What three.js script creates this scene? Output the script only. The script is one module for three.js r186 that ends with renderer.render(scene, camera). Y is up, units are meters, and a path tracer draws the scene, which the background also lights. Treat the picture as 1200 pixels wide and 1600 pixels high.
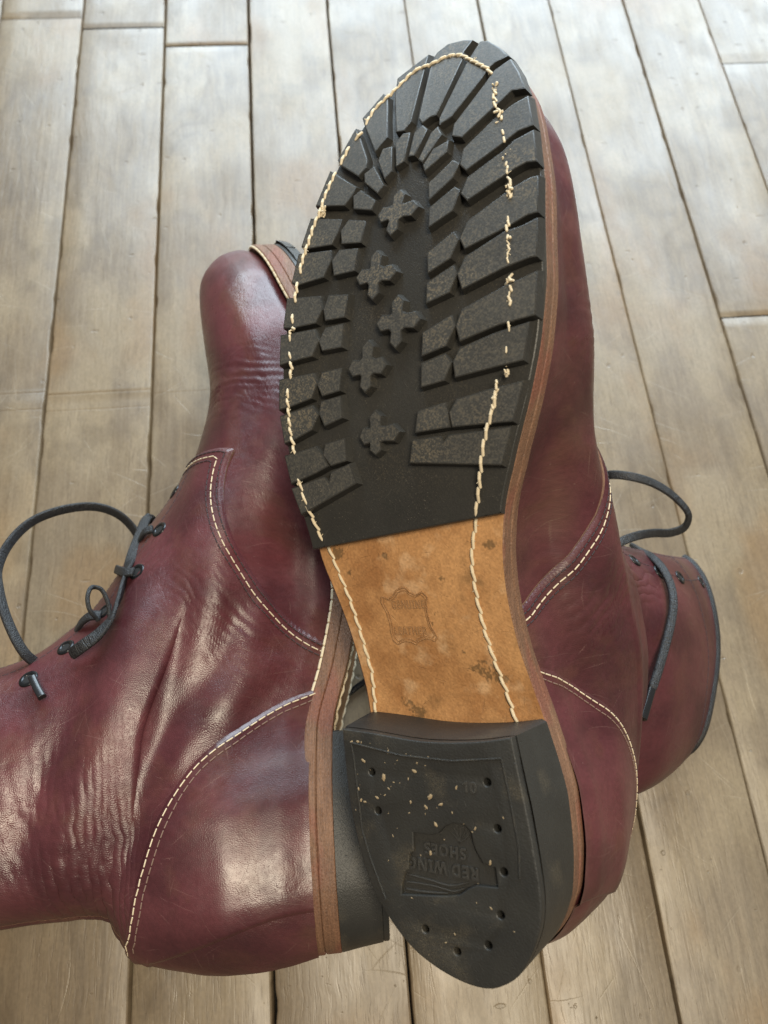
import * as THREE from 'three';
import { mergeGeometries, mergeVertices, toCreasedNormals } from 'three/addons/utils/BufferGeometryUtils.js';
import { FontLoader } from 'three/addons/loaders/FontLoader.js';
import { TextGeometry } from 'three/addons/geometries/TextGeometry.js';
import { RectAreaLightUniformsLib } from 'three/addons/lights/RectAreaLightUniformsLib.js';

// ---------------------------------------------------------------- camera, light, exposure
const scene = new THREE.Scene();
const camera = new THREE.PerspectiveCamera(67.38, 0.75, 0.02, 20);
camera.position.set(0, 0.4, 0);
camera.up.set(0.06512, 0.3876, -0.91953);
camera.lookAt(0.06442, 0.4 - 0.92119, -0.38374);
camera.focus = 0.275;
camera.userData.fStop = 13;
scene.add(camera);

const renderer = new THREE.WebGLRenderer({ antialias: true });
renderer.toneMapping = THREE.LinearToneMapping;
renderer.toneMappingExposure = 1.15;
renderer.shadowMap.enabled = true;

RectAreaLightUniformsLib.init();
function windowLight(color, intensity, w, h, from, to) {
  const l = new THREE.RectAreaLight(color, intensity, w, h);
  l.position.set(...from); l.lookAt(...to); scene.add(l);
  return l;
}
scene.background = new THREE.Color().setRGB(0.17, 0.16, 0.145);   // the even bounce of the room
windowLight(new THREE.Color().setRGB(0.72, 0.88, 1.0), 10.5, 2.4, 1.3, [0.4, 1.05, -1.95], [0.05, 0.05, -0.2]);   // wide window beyond the toes
windowLight(new THREE.Color().setRGB(1.0, 0.88, 0.68), 27, 0.42, 0.74, [0.2, 1.75, 0.18], [0, 0.1, -0.1]);      // skylight overhead

// ---------------------------------------------------------------- small helpers
const MM = 0.001;
const lerp = (a, b, t) => a + (b - a) * t, clamp = (x, a = 0, b = 1) => Math.min(b, Math.max(a, x));
const smooth = (a, b, x) => { const t = clamp((x - a) / (b - a)); return t * t * (3 - 2 * t); };
let seedState = 12345;
const rnd = () => { seedState = (Math.imul(seedState, 1664525) + 1013904223) >>> 0; return seedState / 4294967296; };
const hash = (x, y, s) => { let h = Math.imul(x, 374761393) + Math.imul(y, 668265263) + Math.imul(s, 1274126177); h = Math.imul(h ^ (h >>> 13), 1274126177); return ((h ^ (h >>> 16)) >>> 0) / 4294967296; };
const mod = (a, n) => ((a % n) + n) % n;
function vnoise(x, y, px, py, s) {                    // smooth value noise that repeats after px, py cells
  const x0 = Math.floor(x), y0 = Math.floor(y), fx = x - x0, fy = y - y0, u = fx * fx * (3 - 2 * fx), v = fy * fy * (3 - 2 * fy);
  const a = mod(x0, px), b = mod(x0 + 1, px), c = mod(y0, py), d = mod(y0 + 1, py);
  return lerp(lerp(hash(a, c, s), hash(b, c, s), u), lerp(hash(a, d, s), hash(b, d, s), u), v);
}
function fbm(u, v, px, py, s, oct = 4) {              // u, v in 0..1
  let a = 0.5, sum = 0, n = 0;
  for (let o = 0; o < oct; o++) { sum += a * vnoise(u * px, v * py, px, py, s + o); n += a; a *= 0.5; px *= 2; py *= 2; }
  return sum / n;
}
function worley(x, y, px, py, s) {                    // distances to the two nearest cell points
  const x0 = Math.floor(x), y0 = Math.floor(y); let d1 = 9, d2 = 9;
  for (let j = -1; j < 2; j++) for (let i = -1; i < 2; i++) {
    const cx = mod(x0 + i, px), cy = mod(y0 + j, py), dx = x0 + i + hash(cx, cy, s) - x, dy = y0 + j + hash(cx, cy, s + 7) - y, d = Math.sqrt(dx * dx + dy * dy);
    if (d < d1) { d2 = d1; d1 = d; } else if (d < d2) d2 = d;
  }
  return [d1, d2];
}
function noise3(x, y, z, s) {                          // smooth noise in space
  const k = Math.floor(z), f = z - k, w = f * f * (3 - 2 * f);
  const o = (q) => (vnoise(x + 500, y + 500, 4096, 4096, s + q * 13) * 2 + vnoise(x * 2.1 + 700, y * 2.1 + 700, 4096, 4096, s + 7 + q * 13)) / 3;
  return lerp(o(k), o(k + 1), w);
}
function interp(xs, ys, x) {
  if (x <= xs[0]) return ys[0];
  for (let i = 1; i < xs.length; i++) if (x <= xs[i]) return lerp(ys[i - 1], ys[i], (x - xs[i - 1]) / (xs[i] - xs[i - 1]));
  return ys[ys.length - 1];
}
function monotone(xs, ys) {                           // smooth curve through points (cubic Hermite, limited slopes)
  const n = xs.length, d = [], m = [];
  for (let i = 0; i < n - 1; i++) d.push((ys[i + 1] - ys[i]) / (xs[i + 1] - xs[i]));
  for (let i = 0; i < n; i++) m.push(i === 0 ? d[0] : i === n - 1 ? d[n - 2] : d[i - 1] * d[i] <= 0 ? 0 : 2 * d[i - 1] * d[i] / (d[i - 1] + d[i]));
  return (x) => {
    if (x <= xs[0]) return ys[0]; if (x >= xs[n - 1]) return ys[n - 1];
    let i = 0; while (x > xs[i + 1]) i++;
    const h = xs[i + 1] - xs[i], t = (x - xs[i]) / h, t2 = t * t, t3 = t2 * t;
    return (2 * t3 - 3 * t2 + 1) * ys[i] + (t3 - 2 * t2 + t) * h * m[i] + (-2 * t3 + 3 * t2) * ys[i + 1] + (t3 - t2) * h * m[i + 1];
  };
}
const pairs = (f) => { const out = []; for (let i = 0; i < f.length; i += 2) out.push([f[i], f[i + 1]]); return out; };
const triples = (f) => { const out = []; for (let i = 0; i < f.length; i += 3) out.push(new THREE.Vector3(f[i], f[i + 1], f[i + 2])); return out; };
function geo(pos, idx, uv) {
  const g = new THREE.BufferGeometry();
  g.setAttribute('position', new THREE.Float32BufferAttribute(pos, 3));
  g.setAttribute('uv', new THREE.Float32BufferAttribute(uv ?? new Float32Array(pos.length / 3 * 2), 2));
  g.setIndex(idx); g.computeVertexNormals();
  return g;
}
function plain(g) {                                   // same attributes everywhere, so that pieces can be merged
  const h = g.index ? g.toNonIndexed() : g.clone();
  for (const k of Object.keys(h.attributes)) if (!['position', 'normal', 'uv'].includes(k)) h.deleteAttribute(k);
  if (!h.attributes.uv) h.setAttribute('uv', new THREE.Float32BufferAttribute(new Float32Array(h.attributes.position.count * 2), 2));
  return h;
}
const merged = (list) => mergeGeometries(list.map(plain));

// ---------------------------------------------------------------- textures
function dataTex(w, h, fn, srgb) {
  const d = new Uint8Array(w * h * 4);
  for (let y = 0, i = 0; y < h; y++) for (let x = 0; x < w; x++, i += 4) {
    const c = fn((x + 0.5) / w, (y + 0.5) / h, x, y);
    if (typeof c === 'number') d[i] = d[i + 1] = d[i + 2] = clamp(c) * 255;
    else for (let k = 0; k < 3; k++) { const v = clamp(c[k]); d[i + k] = 255 * (srgb ? (v <= 0.0031308 ? 12.92 * v : 1.055 * Math.pow(v, 1 / 2.4) - 0.055) : v); }
    d[i + 3] = 255;
  }
  const t = new THREE.DataTexture(d, w, h);
  t.wrapS = t.wrapT = THREE.RepeatWrapping; t.magFilter = THREE.LinearFilter; t.minFilter = THREE.LinearMipmapLinearFilter; t.generateMipmaps = true;
  if (srgb) t.colorSpace = THREE.SRGBColorSpace;
  t.needsUpdate = true;
  return t;
}
const mix3 = (a, b, t) => [lerp(a[0], b[0], t), lerp(a[1], b[1], t), lerp(a[2], b[2], t)];
function marks(n, s, w, h, draw) {                    // a w x h field onto which draw(put) lays scratches and spots
  const f = new Float32Array(w * h); seedState = s;
  const put = (x, y, v) => { const i = mod(Math.round(y), h) * w + mod(Math.round(x), w); f[i] = Math.max(f[i], v); };
  for (let k = 0; k < n; k++) draw(put);
  return f;
}
const scratch = (put, w, h, len, amp, ang) => {
  let x = rnd() * w, y = rnd() * h, a = ang ?? rnd() * 6.28; const L = len * (0.3 + rnd()), v = amp * (0.3 + 0.7 * rnd()), bend = (rnd() - 0.5) * 0.01;
  for (let k = 0; k < L; k++) { put(x, y, v * Math.sin(Math.PI * k / L)); x += Math.cos(a); y += Math.sin(a); a += bend; }
};
const spot = (put, w, h, r, amp) => {
  const x = rnd() * w, y = rnd() * h, R = r * (0.3 + rnd()), v = amp * (0.4 + 0.6 * rnd()), e = 0.5 + rnd();
  for (let j = -Math.ceil(R * 2); j <= R * 2; j++) for (let i = -Math.ceil(R * 2); i <= R * 2; i++) if (Math.hypot(i * e, j / e) < R * (0.8 + 0.4 * rnd())) put(x + i, y + j, v);
};

// leather of the uppers; one repeat is 160 mm
const LW = 1024;
const leatherScr = marks(260, 77, LW, LW, (put) => scratch(put, LW, LW, 70, 1));
const leatherDot = marks(260, 78, LW, LW, (put) => spot(put, LW, LW, 1.1, 1));
const leatherMap = dataTex(LW, LW, (u, v, x, y) => {
  const a = fbm(u, v, 9, 9, 11, 5), b = fbm(u, v, 14, 14, 31, 5), c = fbm(u, v, 200, 200, 51, 2);
  let col = mix3([0.059, 0.0155, 0.0186], [0.098, 0.0275, 0.0315], smooth(0.3, 0.7, a));
  col = mix3(col, [0.10, 0.04, 0.026], 0.3 * smooth(0.56, 0.78, b));       // rubbed brown patches
  col = mix3(col, [0.22, 0.125, 0.11], 0.5 * leatherScr[y * LW + x] + 0.6 * leatherDot[y * LW + x]);
  const k = 0.86 + 0.28 * c;
  return [col[0] * k, col[1] * k, col[2] * k];
}, true);
const leatherBump = dataTex(LW, LW, (u, v, x, y) => {
  const w1 = worley(u * 280, v * 280, 280, 280, 5), wr = Math.abs(fbm(u + 0.02 * fbm(u, v, 8, 8, 3, 2), v, 30, 80, 61, 3) - 0.5) * 2;
  const where = smooth(0.42, 0.62, fbm(u, v, 5, 5, 64, 3));
  return 0.4 * clamp((w1[1] - w1[0]) * 1.6) + 0.32 * lerp(0.7, smooth(0, 0.25, wr), where) + 0.2 * fbm(u, v, 40, 40, 8, 3) - 0.25 * leatherScr[y * LW + x];
});
const leatherRough = dataTex(512, 512, (u, v) => { const r = 0.37 + 0.2 * (fbm(u, v, 7, 7, 17, 4) - 0.5) + 0.16 * (fbm(u, v, 60, 60, 27, 3) - 0.5); return [r, r, r]; });
// black rubber with dust, chips and scuffs; one repeat is 100 mm
const RW = 1024;
const dust = marks(2600, 5, RW, RW, (put) => spot(put, RW, RW, 0.9, 1)), rscr = marks(160, 6, RW, RW, (put) => scratch(put, RW, RW, 45, 1)), clods = marks(16, 9, RW, RW, (put) => spot(put, RW, RW, 5, 1));
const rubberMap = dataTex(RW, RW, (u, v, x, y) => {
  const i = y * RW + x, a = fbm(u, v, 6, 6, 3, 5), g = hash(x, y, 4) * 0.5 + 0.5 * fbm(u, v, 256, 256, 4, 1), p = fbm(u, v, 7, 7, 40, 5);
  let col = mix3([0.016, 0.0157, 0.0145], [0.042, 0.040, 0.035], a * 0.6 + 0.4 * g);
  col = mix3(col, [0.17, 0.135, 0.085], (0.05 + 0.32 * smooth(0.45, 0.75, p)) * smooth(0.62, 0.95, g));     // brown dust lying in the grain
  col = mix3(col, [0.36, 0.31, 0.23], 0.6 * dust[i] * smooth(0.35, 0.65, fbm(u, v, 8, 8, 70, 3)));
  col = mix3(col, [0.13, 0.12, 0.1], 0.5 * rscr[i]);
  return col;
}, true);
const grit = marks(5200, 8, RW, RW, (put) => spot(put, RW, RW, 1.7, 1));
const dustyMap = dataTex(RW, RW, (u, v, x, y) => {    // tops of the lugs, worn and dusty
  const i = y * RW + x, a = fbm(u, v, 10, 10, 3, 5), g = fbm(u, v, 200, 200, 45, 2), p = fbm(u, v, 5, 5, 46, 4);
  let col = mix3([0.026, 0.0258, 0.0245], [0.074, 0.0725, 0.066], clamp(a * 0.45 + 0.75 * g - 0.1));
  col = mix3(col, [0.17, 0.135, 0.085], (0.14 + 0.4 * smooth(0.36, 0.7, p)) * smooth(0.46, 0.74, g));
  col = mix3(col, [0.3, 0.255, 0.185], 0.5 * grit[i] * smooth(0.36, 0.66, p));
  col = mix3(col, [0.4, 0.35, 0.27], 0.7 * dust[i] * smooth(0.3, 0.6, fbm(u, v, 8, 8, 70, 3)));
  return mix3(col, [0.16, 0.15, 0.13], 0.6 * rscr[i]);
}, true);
const hscr = marks(420, 61, RW, RW, (put) => scratch(put, RW, RW, 38, 1));
const heelMap = dataTex(RW, RW, (u, v, x, y) => {
  const i = y * RW + x, a = fbm(u, v, 10, 10, 63, 5), g = hash(x, y, 64), p = fbm(u, v, 8, 8, 66, 5);
  let col = mix3([0.012, 0.012, 0.0115], [0.036, 0.035, 0.031], a * 0.7 + 0.3 * g);
  col = mix3(col, [0.15, 0.12, 0.075], 0.55 * smooth(0.56, 0.78, p) * smooth(0.5, 0.9, g));
  col = mix3(col, [0.11, 0.10, 0.085], 0.5 * hscr[i] * smooth(0.35, 0.6, p));
  return mix3(col, [0.3, 0.25, 0.17], 0.6 * dust[i] * smooth(0.5, 0.7, p));
}, true);
const rubberBump = dataTex(RW, RW, (u, v, x, y) => 0.5 + 0.3 * (fbm(u, v, 256, 256, 14, 2) - 0.5) + 0.2 * (fbm(u, v, 20, 20, 15, 3) - 0.5) - 0.4 * rscr[y * RW + x] + 0.25 * clods[y * RW + x]);
// tan sole leather; one repeat is 100 mm
const tscr = marks(170, 21, RW, RW, (put) => scratch(put, RW, RW, 60, 1)), tdot = marks(300, 22, RW, RW, (put) => spot(put, RW, RW, 1.3, 1));
const tanSpots = [[-36.6, 129.6, 1.6], [-32.6, 122.6, 1.2], [9.9, 89.3, 2.2], [12, 88.4, 2.3], [14.5, 87.2, 2.2], [18.5, 86, 1.6], [-16.7, 76.6, 2], [-14.6, 75, 2.4], [-12.8, 73.6, 1.8], [22.6, 129.5, 1.4], [7.3, 94.6, 1.2], [-16.9, 127.5, 1.5], [3.6, 119.1, 1.2], [-1, 108, 1.1], [-3, 104, 0.9]];
const tanMap = dataTex(RW, RW, (u, v, x, y) => {
  const i = y * RW + x, a = fbm(u, v, 5, 5, 23, 6), b = fbm(u, v, 14, 14, 24, 5), c = fbm(u, v, 150, 150, 25, 2), s = fbm(u, v, 7, 7, 29, 5);
  let col = mix3([0.31, 0.142, 0.05], [0.50, 0.268, 0.112], smooth(0.25, 0.75, 0.6 * a + 0.4 * b));
  col = mix3(col, [0.10, 0.055, 0.02], 0.6 * smooth(0.66, 0.8, s) * smooth(0.4, 0.65, b));      // dark stains
  const sx = (u > 0.5 ? u - 1 : u) * 100, sz = v * 100; let st = 0;
  for (const [px, pz, pr] of tanSpots) for (const dz of [0, 100]) { const d = Math.hypot((sx - px) * 0.8, sz + dz - pz) / pr; if (d < 1.8) st = Math.max(st, smooth(1.2, 0.45, d + 3.0 * (b - 0.5) + 1.4 * (c - 0.5))); }
  col = mix3(col, [0.075, 0.052, 0.022], 0.62 * st);                              // greasy dark spots
  col = mix3(col, [0.72, 0.5, 0.3], 0.35 * smooth(0.6, 0.8, fbm(u, v, 12, 12, 27, 5)));   // rubbed pale
  col = mix3(col, [0.10, 0.05, 0.02], 0.5 * tscr[i] + 0.5 * tdot[i]);
  const k = 0.8 + 0.4 * c;
  return [col[0] * k, col[1] * k, col[2] * k];
}, true);
const tanBump = dataTex(RW, RW, (u, v, x, y) => 0.5 + 0.5 * (fbm(u, v, 30, 30, 33, 4) - 0.5) + 0.3 * (fbm(u, v, 160, 160, 34, 2) - 0.5) - 0.7 * tscr[y * RW + x] - 0.3 * tdot[y * RW + x]);
// trimmed leather edge: fibres run along u; one repeat is 100 x 20 mm
const edgeMap = dataTex(1024, 256, (u, v) => {
  const f = fbm(u, v, 14, 70, 41, 3), p = fbm(u, v, 9, 4, 42, 4), g = fbm(u, v, 200, 60, 43, 2), r = fbm(u, v, 5, 3, 46, 3);
  let col = mix3([0.085, 0.041, 0.024], [0.25, 0.132, 0.074], 0.55 * f + 0.45 * p);
  col = mix3(col, [0.19, 0.058, 0.038], smooth(0.48, 0.72, r) * 0.55);
  const k = 0.7 + 0.6 * g;
  return [col[0] * k, col[1] * k, col[2] * k];
}, true);
const edgeBump = dataTex(1024, 256, (u, v) => 0.6 * fbm(u, v, 16, 80, 44, 3) + 0.4 * fbm(u, v, 160, 50, 45, 2));
// floor boards: grain runs along v; one repeat is 256 x 512 mm
const FW = 1024, FH = 2048;
const fscr = marks(260, 31, FW, FH, (put) => scratch(put, FW, FH, 150, 1)), fdent = marks(110, 32, FW, FH, (put) => spot(put, FW, FH, 4.5, 1)), fgrain = marks(9000, 36, FW, FH, (put) => scratch(put, FW, FH, 46, 1, 1.5708 + (rnd() - 0.5) * 0.06)), fpit = marks(900, 33, FW, FH, (put) => spot(put, FW, FH, 1.2, 1));
const woodMap = dataTex(FW, FH, (u, v, x, y) => {
  const i = y * FW + x, warp = fbm(u, v, 5, 4, 101, 4), g1 = fbm(u, v, 240, 14, 102, 3), g2 = fbm(u, v, 60, 9, 103, 4), mottle = fbm(u, v, 26, 30, 107, 5), patch = fbm(u, v, 7, 9, 104, 6), fine = fbm(u, v, 300, 400, 106, 2), dirt = fbm(u, v, 14, 20, 108, 5);
  const q = fbm(u, v, 6, 4, 111, 3) * 9 + u * 6, ring = Math.pow(Math.abs(Math.sin(q * 3.1416)), 6) * smooth(0.45, 0.65, fbm(u, v, 5, 5, 112, 3));   // growth rings where the saw cut them flat
  let col = mix3([0.110, 0.080, 0.051], [0.228, 0.178, 0.119], clamp(0.42 * g1 + 0.23 * g2 + 0.35 * mottle));
  col = mix3(col, [0.095, 0.07, 0.047], 0.35 * ring);
  col = mix3(col, [0.28, 0.222, 0.142], 0.42 * smooth(0.46, 0.7, patch));                 // worn pale
  col = mix3(col, [0.20, 0.122, 0.055], 0.5 * smooth(0.54, 0.76, fbm(u, v, 6, 7, 105, 4)));   // old varnish left brown
  col = mix3(col, [0.085, 0.062, 0.04], 0.35 * smooth(0.58, 0.8, dirt));
  col = mix3(col, [0.075, 0.05, 0.03], 0.6 * fgrain[i] * smooth(0.35, 0.6, mottle));    // open grain
  col = mix3(col, [0.36, 0.31, 0.23], 0.4 * fscr[i]);
  col = mix3(col, [0.07, 0.048, 0.03], 0.35 * fdent[i] + 0.5 * fpit[i] * smooth(0.4, 0.6, warp));
  const k = 0.86 + 0.28 * fine;
  return [col[0] * k, col[1] * k, col[2] * k];
}, true);
const woodBump = dataTex(FW, FH, (u, v, x, y) => { const i = y * FW + x; return 0.55 + 0.1 * (fbm(u, v, 220, 40, 102, 3) - 0.5) + 0.5 * (fbm(u, v, 16, 18, 110, 5) - 0.5) - 0.2 * fscr[i] - 0.08 * fgrain[i] - 0.35 * fdent[i] - 0.15 * fpit[i]; });
const woodRough = dataTex(512, 1024, (u, v) => { const r = 0.4 + 0.28 * (fbm(u, v, 12, 14, 120, 6) - 0.5) + 0.08 * (fbm(u, v, 90, 30, 121, 3) - 0.5); return [r, r, r]; });

const std = (o) => new THREE.MeshStandardMaterial(o), phys = (o) => new THREE.MeshPhysicalMaterial(o);
const M = {
  leather: phys({ map: leatherMap, vertexColors: true, bumpMap: leatherBump, bumpScale: 0.00015, roughnessMap: leatherRough, roughness: 1, specularIntensity: 1.0 }),
  polished: phys({ map: leatherMap, vertexColors: true, bumpMap: leatherBump, bumpScale: 0.00008, roughnessMap: leatherRough, roughness: 0.92 }),
  rawEdge: std({ map: edgeMap, bumpMap: edgeBump, bumpScale: 0.0003, roughness: 0.8 }),
  darkLeather: std({ map: leatherMap, color: new THREE.Color(0.6, 0.55, 0.55), bumpMap: leatherBump, bumpScale: 0.0003, roughness: 0.55 }),
  thread: std({ color: new THREE.Color().setRGB(0.64, 0.54, 0.38), roughness: 0.85 }),
  paleThread: std({ color: new THREE.Color().setRGB(0.2, 0.13, 0.1), roughness: 0.8 }),
  darkThread: std({ color: new THREE.Color().setRGB(0.03, 0.018, 0.02), roughness: 0.7 }),
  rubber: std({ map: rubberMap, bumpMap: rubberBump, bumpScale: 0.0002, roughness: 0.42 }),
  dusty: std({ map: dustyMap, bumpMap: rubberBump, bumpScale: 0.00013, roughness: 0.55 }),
  heel: std({ map: heelMap, bumpMap: rubberBump, bumpScale: 0.0003, roughness: 0.5 }),
  tan: std({ map: tanMap, bumpMap: tanBump, bumpScale: 0.0003, roughness: 0.55 }),
  edge: std({ map: edgeMap, bumpMap: edgeBump, bumpScale: 0.0004, roughness: 0.62 }),
  lace: std({ color: new THREE.Color().setRGB(0.015, 0.0155, 0.0175), roughness: 0.56, bumpMap: leatherBump, bumpScale: 0.0006 }),
  aglet: std({ color: new THREE.Color().setRGB(0.012, 0.012, 0.013), roughness: 0.22 }),
  eyelet: std({ color: new THREE.Color().setRGB(0.02, 0.021, 0.023), roughness: 0.25, metalness: 0.6 }),
  binding: std({ color: new THREE.Color().setRGB(0.014, 0.014, 0.015), roughness: 0.45, bumpMap: leatherBump, bumpScale: 0.0002 }),
  lining: std({ map: tanMap, color: new THREE.Color(0.9, 0.85, 0.8), roughness: 0.8 }),
  hole: std({ color: new THREE.Color().setRGB(0.008, 0.008, 0.008), roughness: 0.9 }),
  clod: std({ color: new THREE.Color().setRGB(0.30, 0.225, 0.135), roughness: 0.95 }),
  wood: std({ map: woodMap, bumpMap: woodBump, bumpScale: 0.0006, roughnessMap: woodRough, roughness: 1 }),
  under: std({ color: new THREE.Color().setRGB(0.012, 0.01, 0.008), roughness: 0.95 }),
};

// ---------------------------------------------------------------- floor of narrow worn boards
const floor = new THREE.Group(); floor.name = 'floor'; floor.userData.kind = 'structure'; scene.add(floor);
{
  const seams = [-410, -349, -288, -227, -166, -104, -41, 20, 81, 139, 196, 256, 318, 379, 440, 501];
  const gaps = [1, 1, 0.9, 0.7, 1.4, 1.7, 1.9, 1.4, 0.7, 1.8, 0.6, 1.6, 0.7, 0.8, 1, 1];
  const butts = { 3: [-590], 4: [-577], 5: [-555], 11: [-287], 8: [-700], 6: [-760], 9: [-690], 12: [-520] };
  for (let k = 0; k < 7; k++) { seams.push(seams[seams.length - 1] + 61); gaps.push(1); }      // more boards to the right and, below, to the left
  const left = 7; for (let k = 0; k < left; k++) { seams.unshift(seams[0] - 61); gaps.unshift(1); }
  const grooves = [[3, -258, 1.1], [4, -256, 1.3], [5, -253, 0.9], [3, -246.5, 1.2], [4, -244.5, 0.8]];   // [board, z, depth in 0.1 mm]: old knocks across the grain
  const zA = -1500, zB = 560;
  let n = 0;
  for (let k = 0; k < seams.length - 1; k++) {
    const cuts = [zA, ...(butts[k - left] ?? []), zB];
    for (let c = 0; c < cuts.length - 1; c++) {
      const z0 = cuts[c] + (c ? 0.5 : 0), z1 = cuts[c + 1] - (c < cuts.length - 2 ? 0.5 : 0), own = n * 17 + 3;
      const zs = []; for (let z = z0; z < z1; z += z > -760 && z < 200 && Math.abs(k - left - 7) < 9 ? 4 : 16) zs.push(z); zs.push(z1);
      for (const [b, gz] of grooves) if (b === k - left && gz > z0 && gz < z1) for (const d of [-1.5, -0.7, -0.25, 0.25, 0.7, 1.5]) zs.push(gz + d);
      zs.sort((a, b) => a - b);
      const xl = seams[k] + gaps[k] / 2, xr = seams[k + 1] - gaps[k + 1] / 2, lift = (hash(own, 1, 9) - 0.5) * 0.5, cols = [0, 0, 0.5, 1.6, 8, 20, 30, 40, 52, 60, 60];
      const pos = [], uv = [], idx = [], nc = 11, du = hash(own, 2, 9), dv = hash(own, 3, 9);
      zs.forEach((z) => {
        const jl = 0.35 * (fbm(z / 400 + 4, k / 7, 60, 7, 201, 4) - 0.5) + (hash(Math.floor(z / 9), k, 5) > 0.93 ? 0.6 : 0), jr = 0.35 * (fbm(z / 400 + 4, k / 7 + 0.5, 60, 7, 203, 4) - 0.5) - (hash(Math.floor(z / 9), k, 6) > 0.93 ? 0.6 : 0);
        const a = xl + jl, b = xr + jr, w = b - a, end = Math.min(smooth(0, 1.2, z - z0), smooth(0, 1.2, z1 - z));
        let dip = 0; for (const [bb, gz, dp] of grooves) if (bb === k - left) dip += 0.6 * dp * Math.exp(-(((z - gz) / 0.5) ** 2)) - 0.16 * dp * Math.exp(-(((z - gz) / 1.6) ** 2));
        for (let i = 0; i < nc; i++) {
          const r = i === 0 || i === nc - 1 ? 0 : i === 1 || i === nc - 2 ? 0 : i === 2 ? 0.25 : i === nc - 3 ? w - 0.25 : i === 3 ? 0.8 : i === nc - 4 ? w - 0.8 : lerp(0.8, w - 0.8, (i - 3) / (nc - 7));
          const x = i > nc / 2 && (i >= nc - 2) ? b : a + r;
          let y = i === 0 || i === nc - 1 ? -16 : i === 1 || i === nc - 2 ? -0.45 : i === 2 || i === nc - 3 ? -0.1 : 0.12 * Math.sin(Math.PI * r / w);
          if (i > 0 && i < nc - 1) y += lift + 0.35 * (fbm(x / 300 + 5, z / 300 + 5, 12, 9, 205, 3) - 0.5) - dip - (1 - end) * 0.7;
          pos.push(x * MM, y * MM, z * MM); uv.push((x - a) / 256 + du, z / 512 + dv);
        }
      });
      for (let j = 0; j < zs.length - 1; j++) for (let i = 0; i < nc - 1; i++) { const p = j * nc + i, q = p + nc; idx.push(p, q, p + 1, p + 1, q, q + 1); }
      const g = geo(pos, idx, uv);
      const m = new THREE.Mesh(toCreasedNormals(g, 0.9), M.wood);
      m.name = n ? 'plank_' + String(n).padStart(3, '0') : 'plank'; m.castShadow = m.receiveShadow = true; floor.add(m); n++;
    }
  }
  const base = new THREE.Mesh(new THREE.BoxGeometry(1.78, 0.01, 2.06), M.under); base.name = 'subfloor'; base.position.set(0.045, -0.0225, -0.47); base.receiveShadow = true; floor.add(base);
}

// ---------------------------------------------------------------- the boot's last and sole, in millimetres: x towards the inner side, y up from the tread, z towards the toe
const yLug = monotone([126, 150, 170, 195, 215, 250, 280, 305, 320], [7.5, 3.5, 1, 0, 1, 6, 14, 24, 31]);
const yShank = monotone([0, 73, 100, 128, 140], [26, 26, 20, 12.5, 10]);
const ySole = (z) => lerp(yShank(z), yLug(z) + 6.5, smooth(122, 138, z));      // underside of the leather midsole
const yWelt = (z) => ySole(z) + 10;                                            // top of the welt
const innerX = monotone([-2, 0, 4, 9, 15, 23, 35, 50, 60, 70, 84, 100, 113, 127, 139, 155, 174, 193, 212, 236, 256, 272, 280, 289, 298, 304, 308, 310], [11, 20, 27.5, 32, 35.3, 38, 39, 38.4, 36.4, 33.6, 29.8, 27, 26.2, 27, 28.8, 34.3, 41.4, 46.4, 48.5, 48.5, 46.4, 43.2, 40.2, 35.6, 29, 21.5, 14, 9]);
const outerX = monotone([-2, 0, 4, 9, 18, 30, 45, 60, 71, 85, 98, 113, 131, 150, 165, 181, 197, 210, 226, 240, 255, 273, 285, 294, 303, 308, 310], [9, 2, -6, -12.5, -20, -25.5, -29.5, -32.3, -34, -35.3, -36.6, -39.6, -44.4, -48, -50, -51, -50.5, -49, -45.6, -42, -36.6, -30, -23, -16, -8, 1, 7]);
const cosRows = (a, b, n) => Array.from({ length: n + 1 }, (_, i) => lerp(a, b, (1 - Math.cos(Math.PI * i / n)) / 2));
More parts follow.
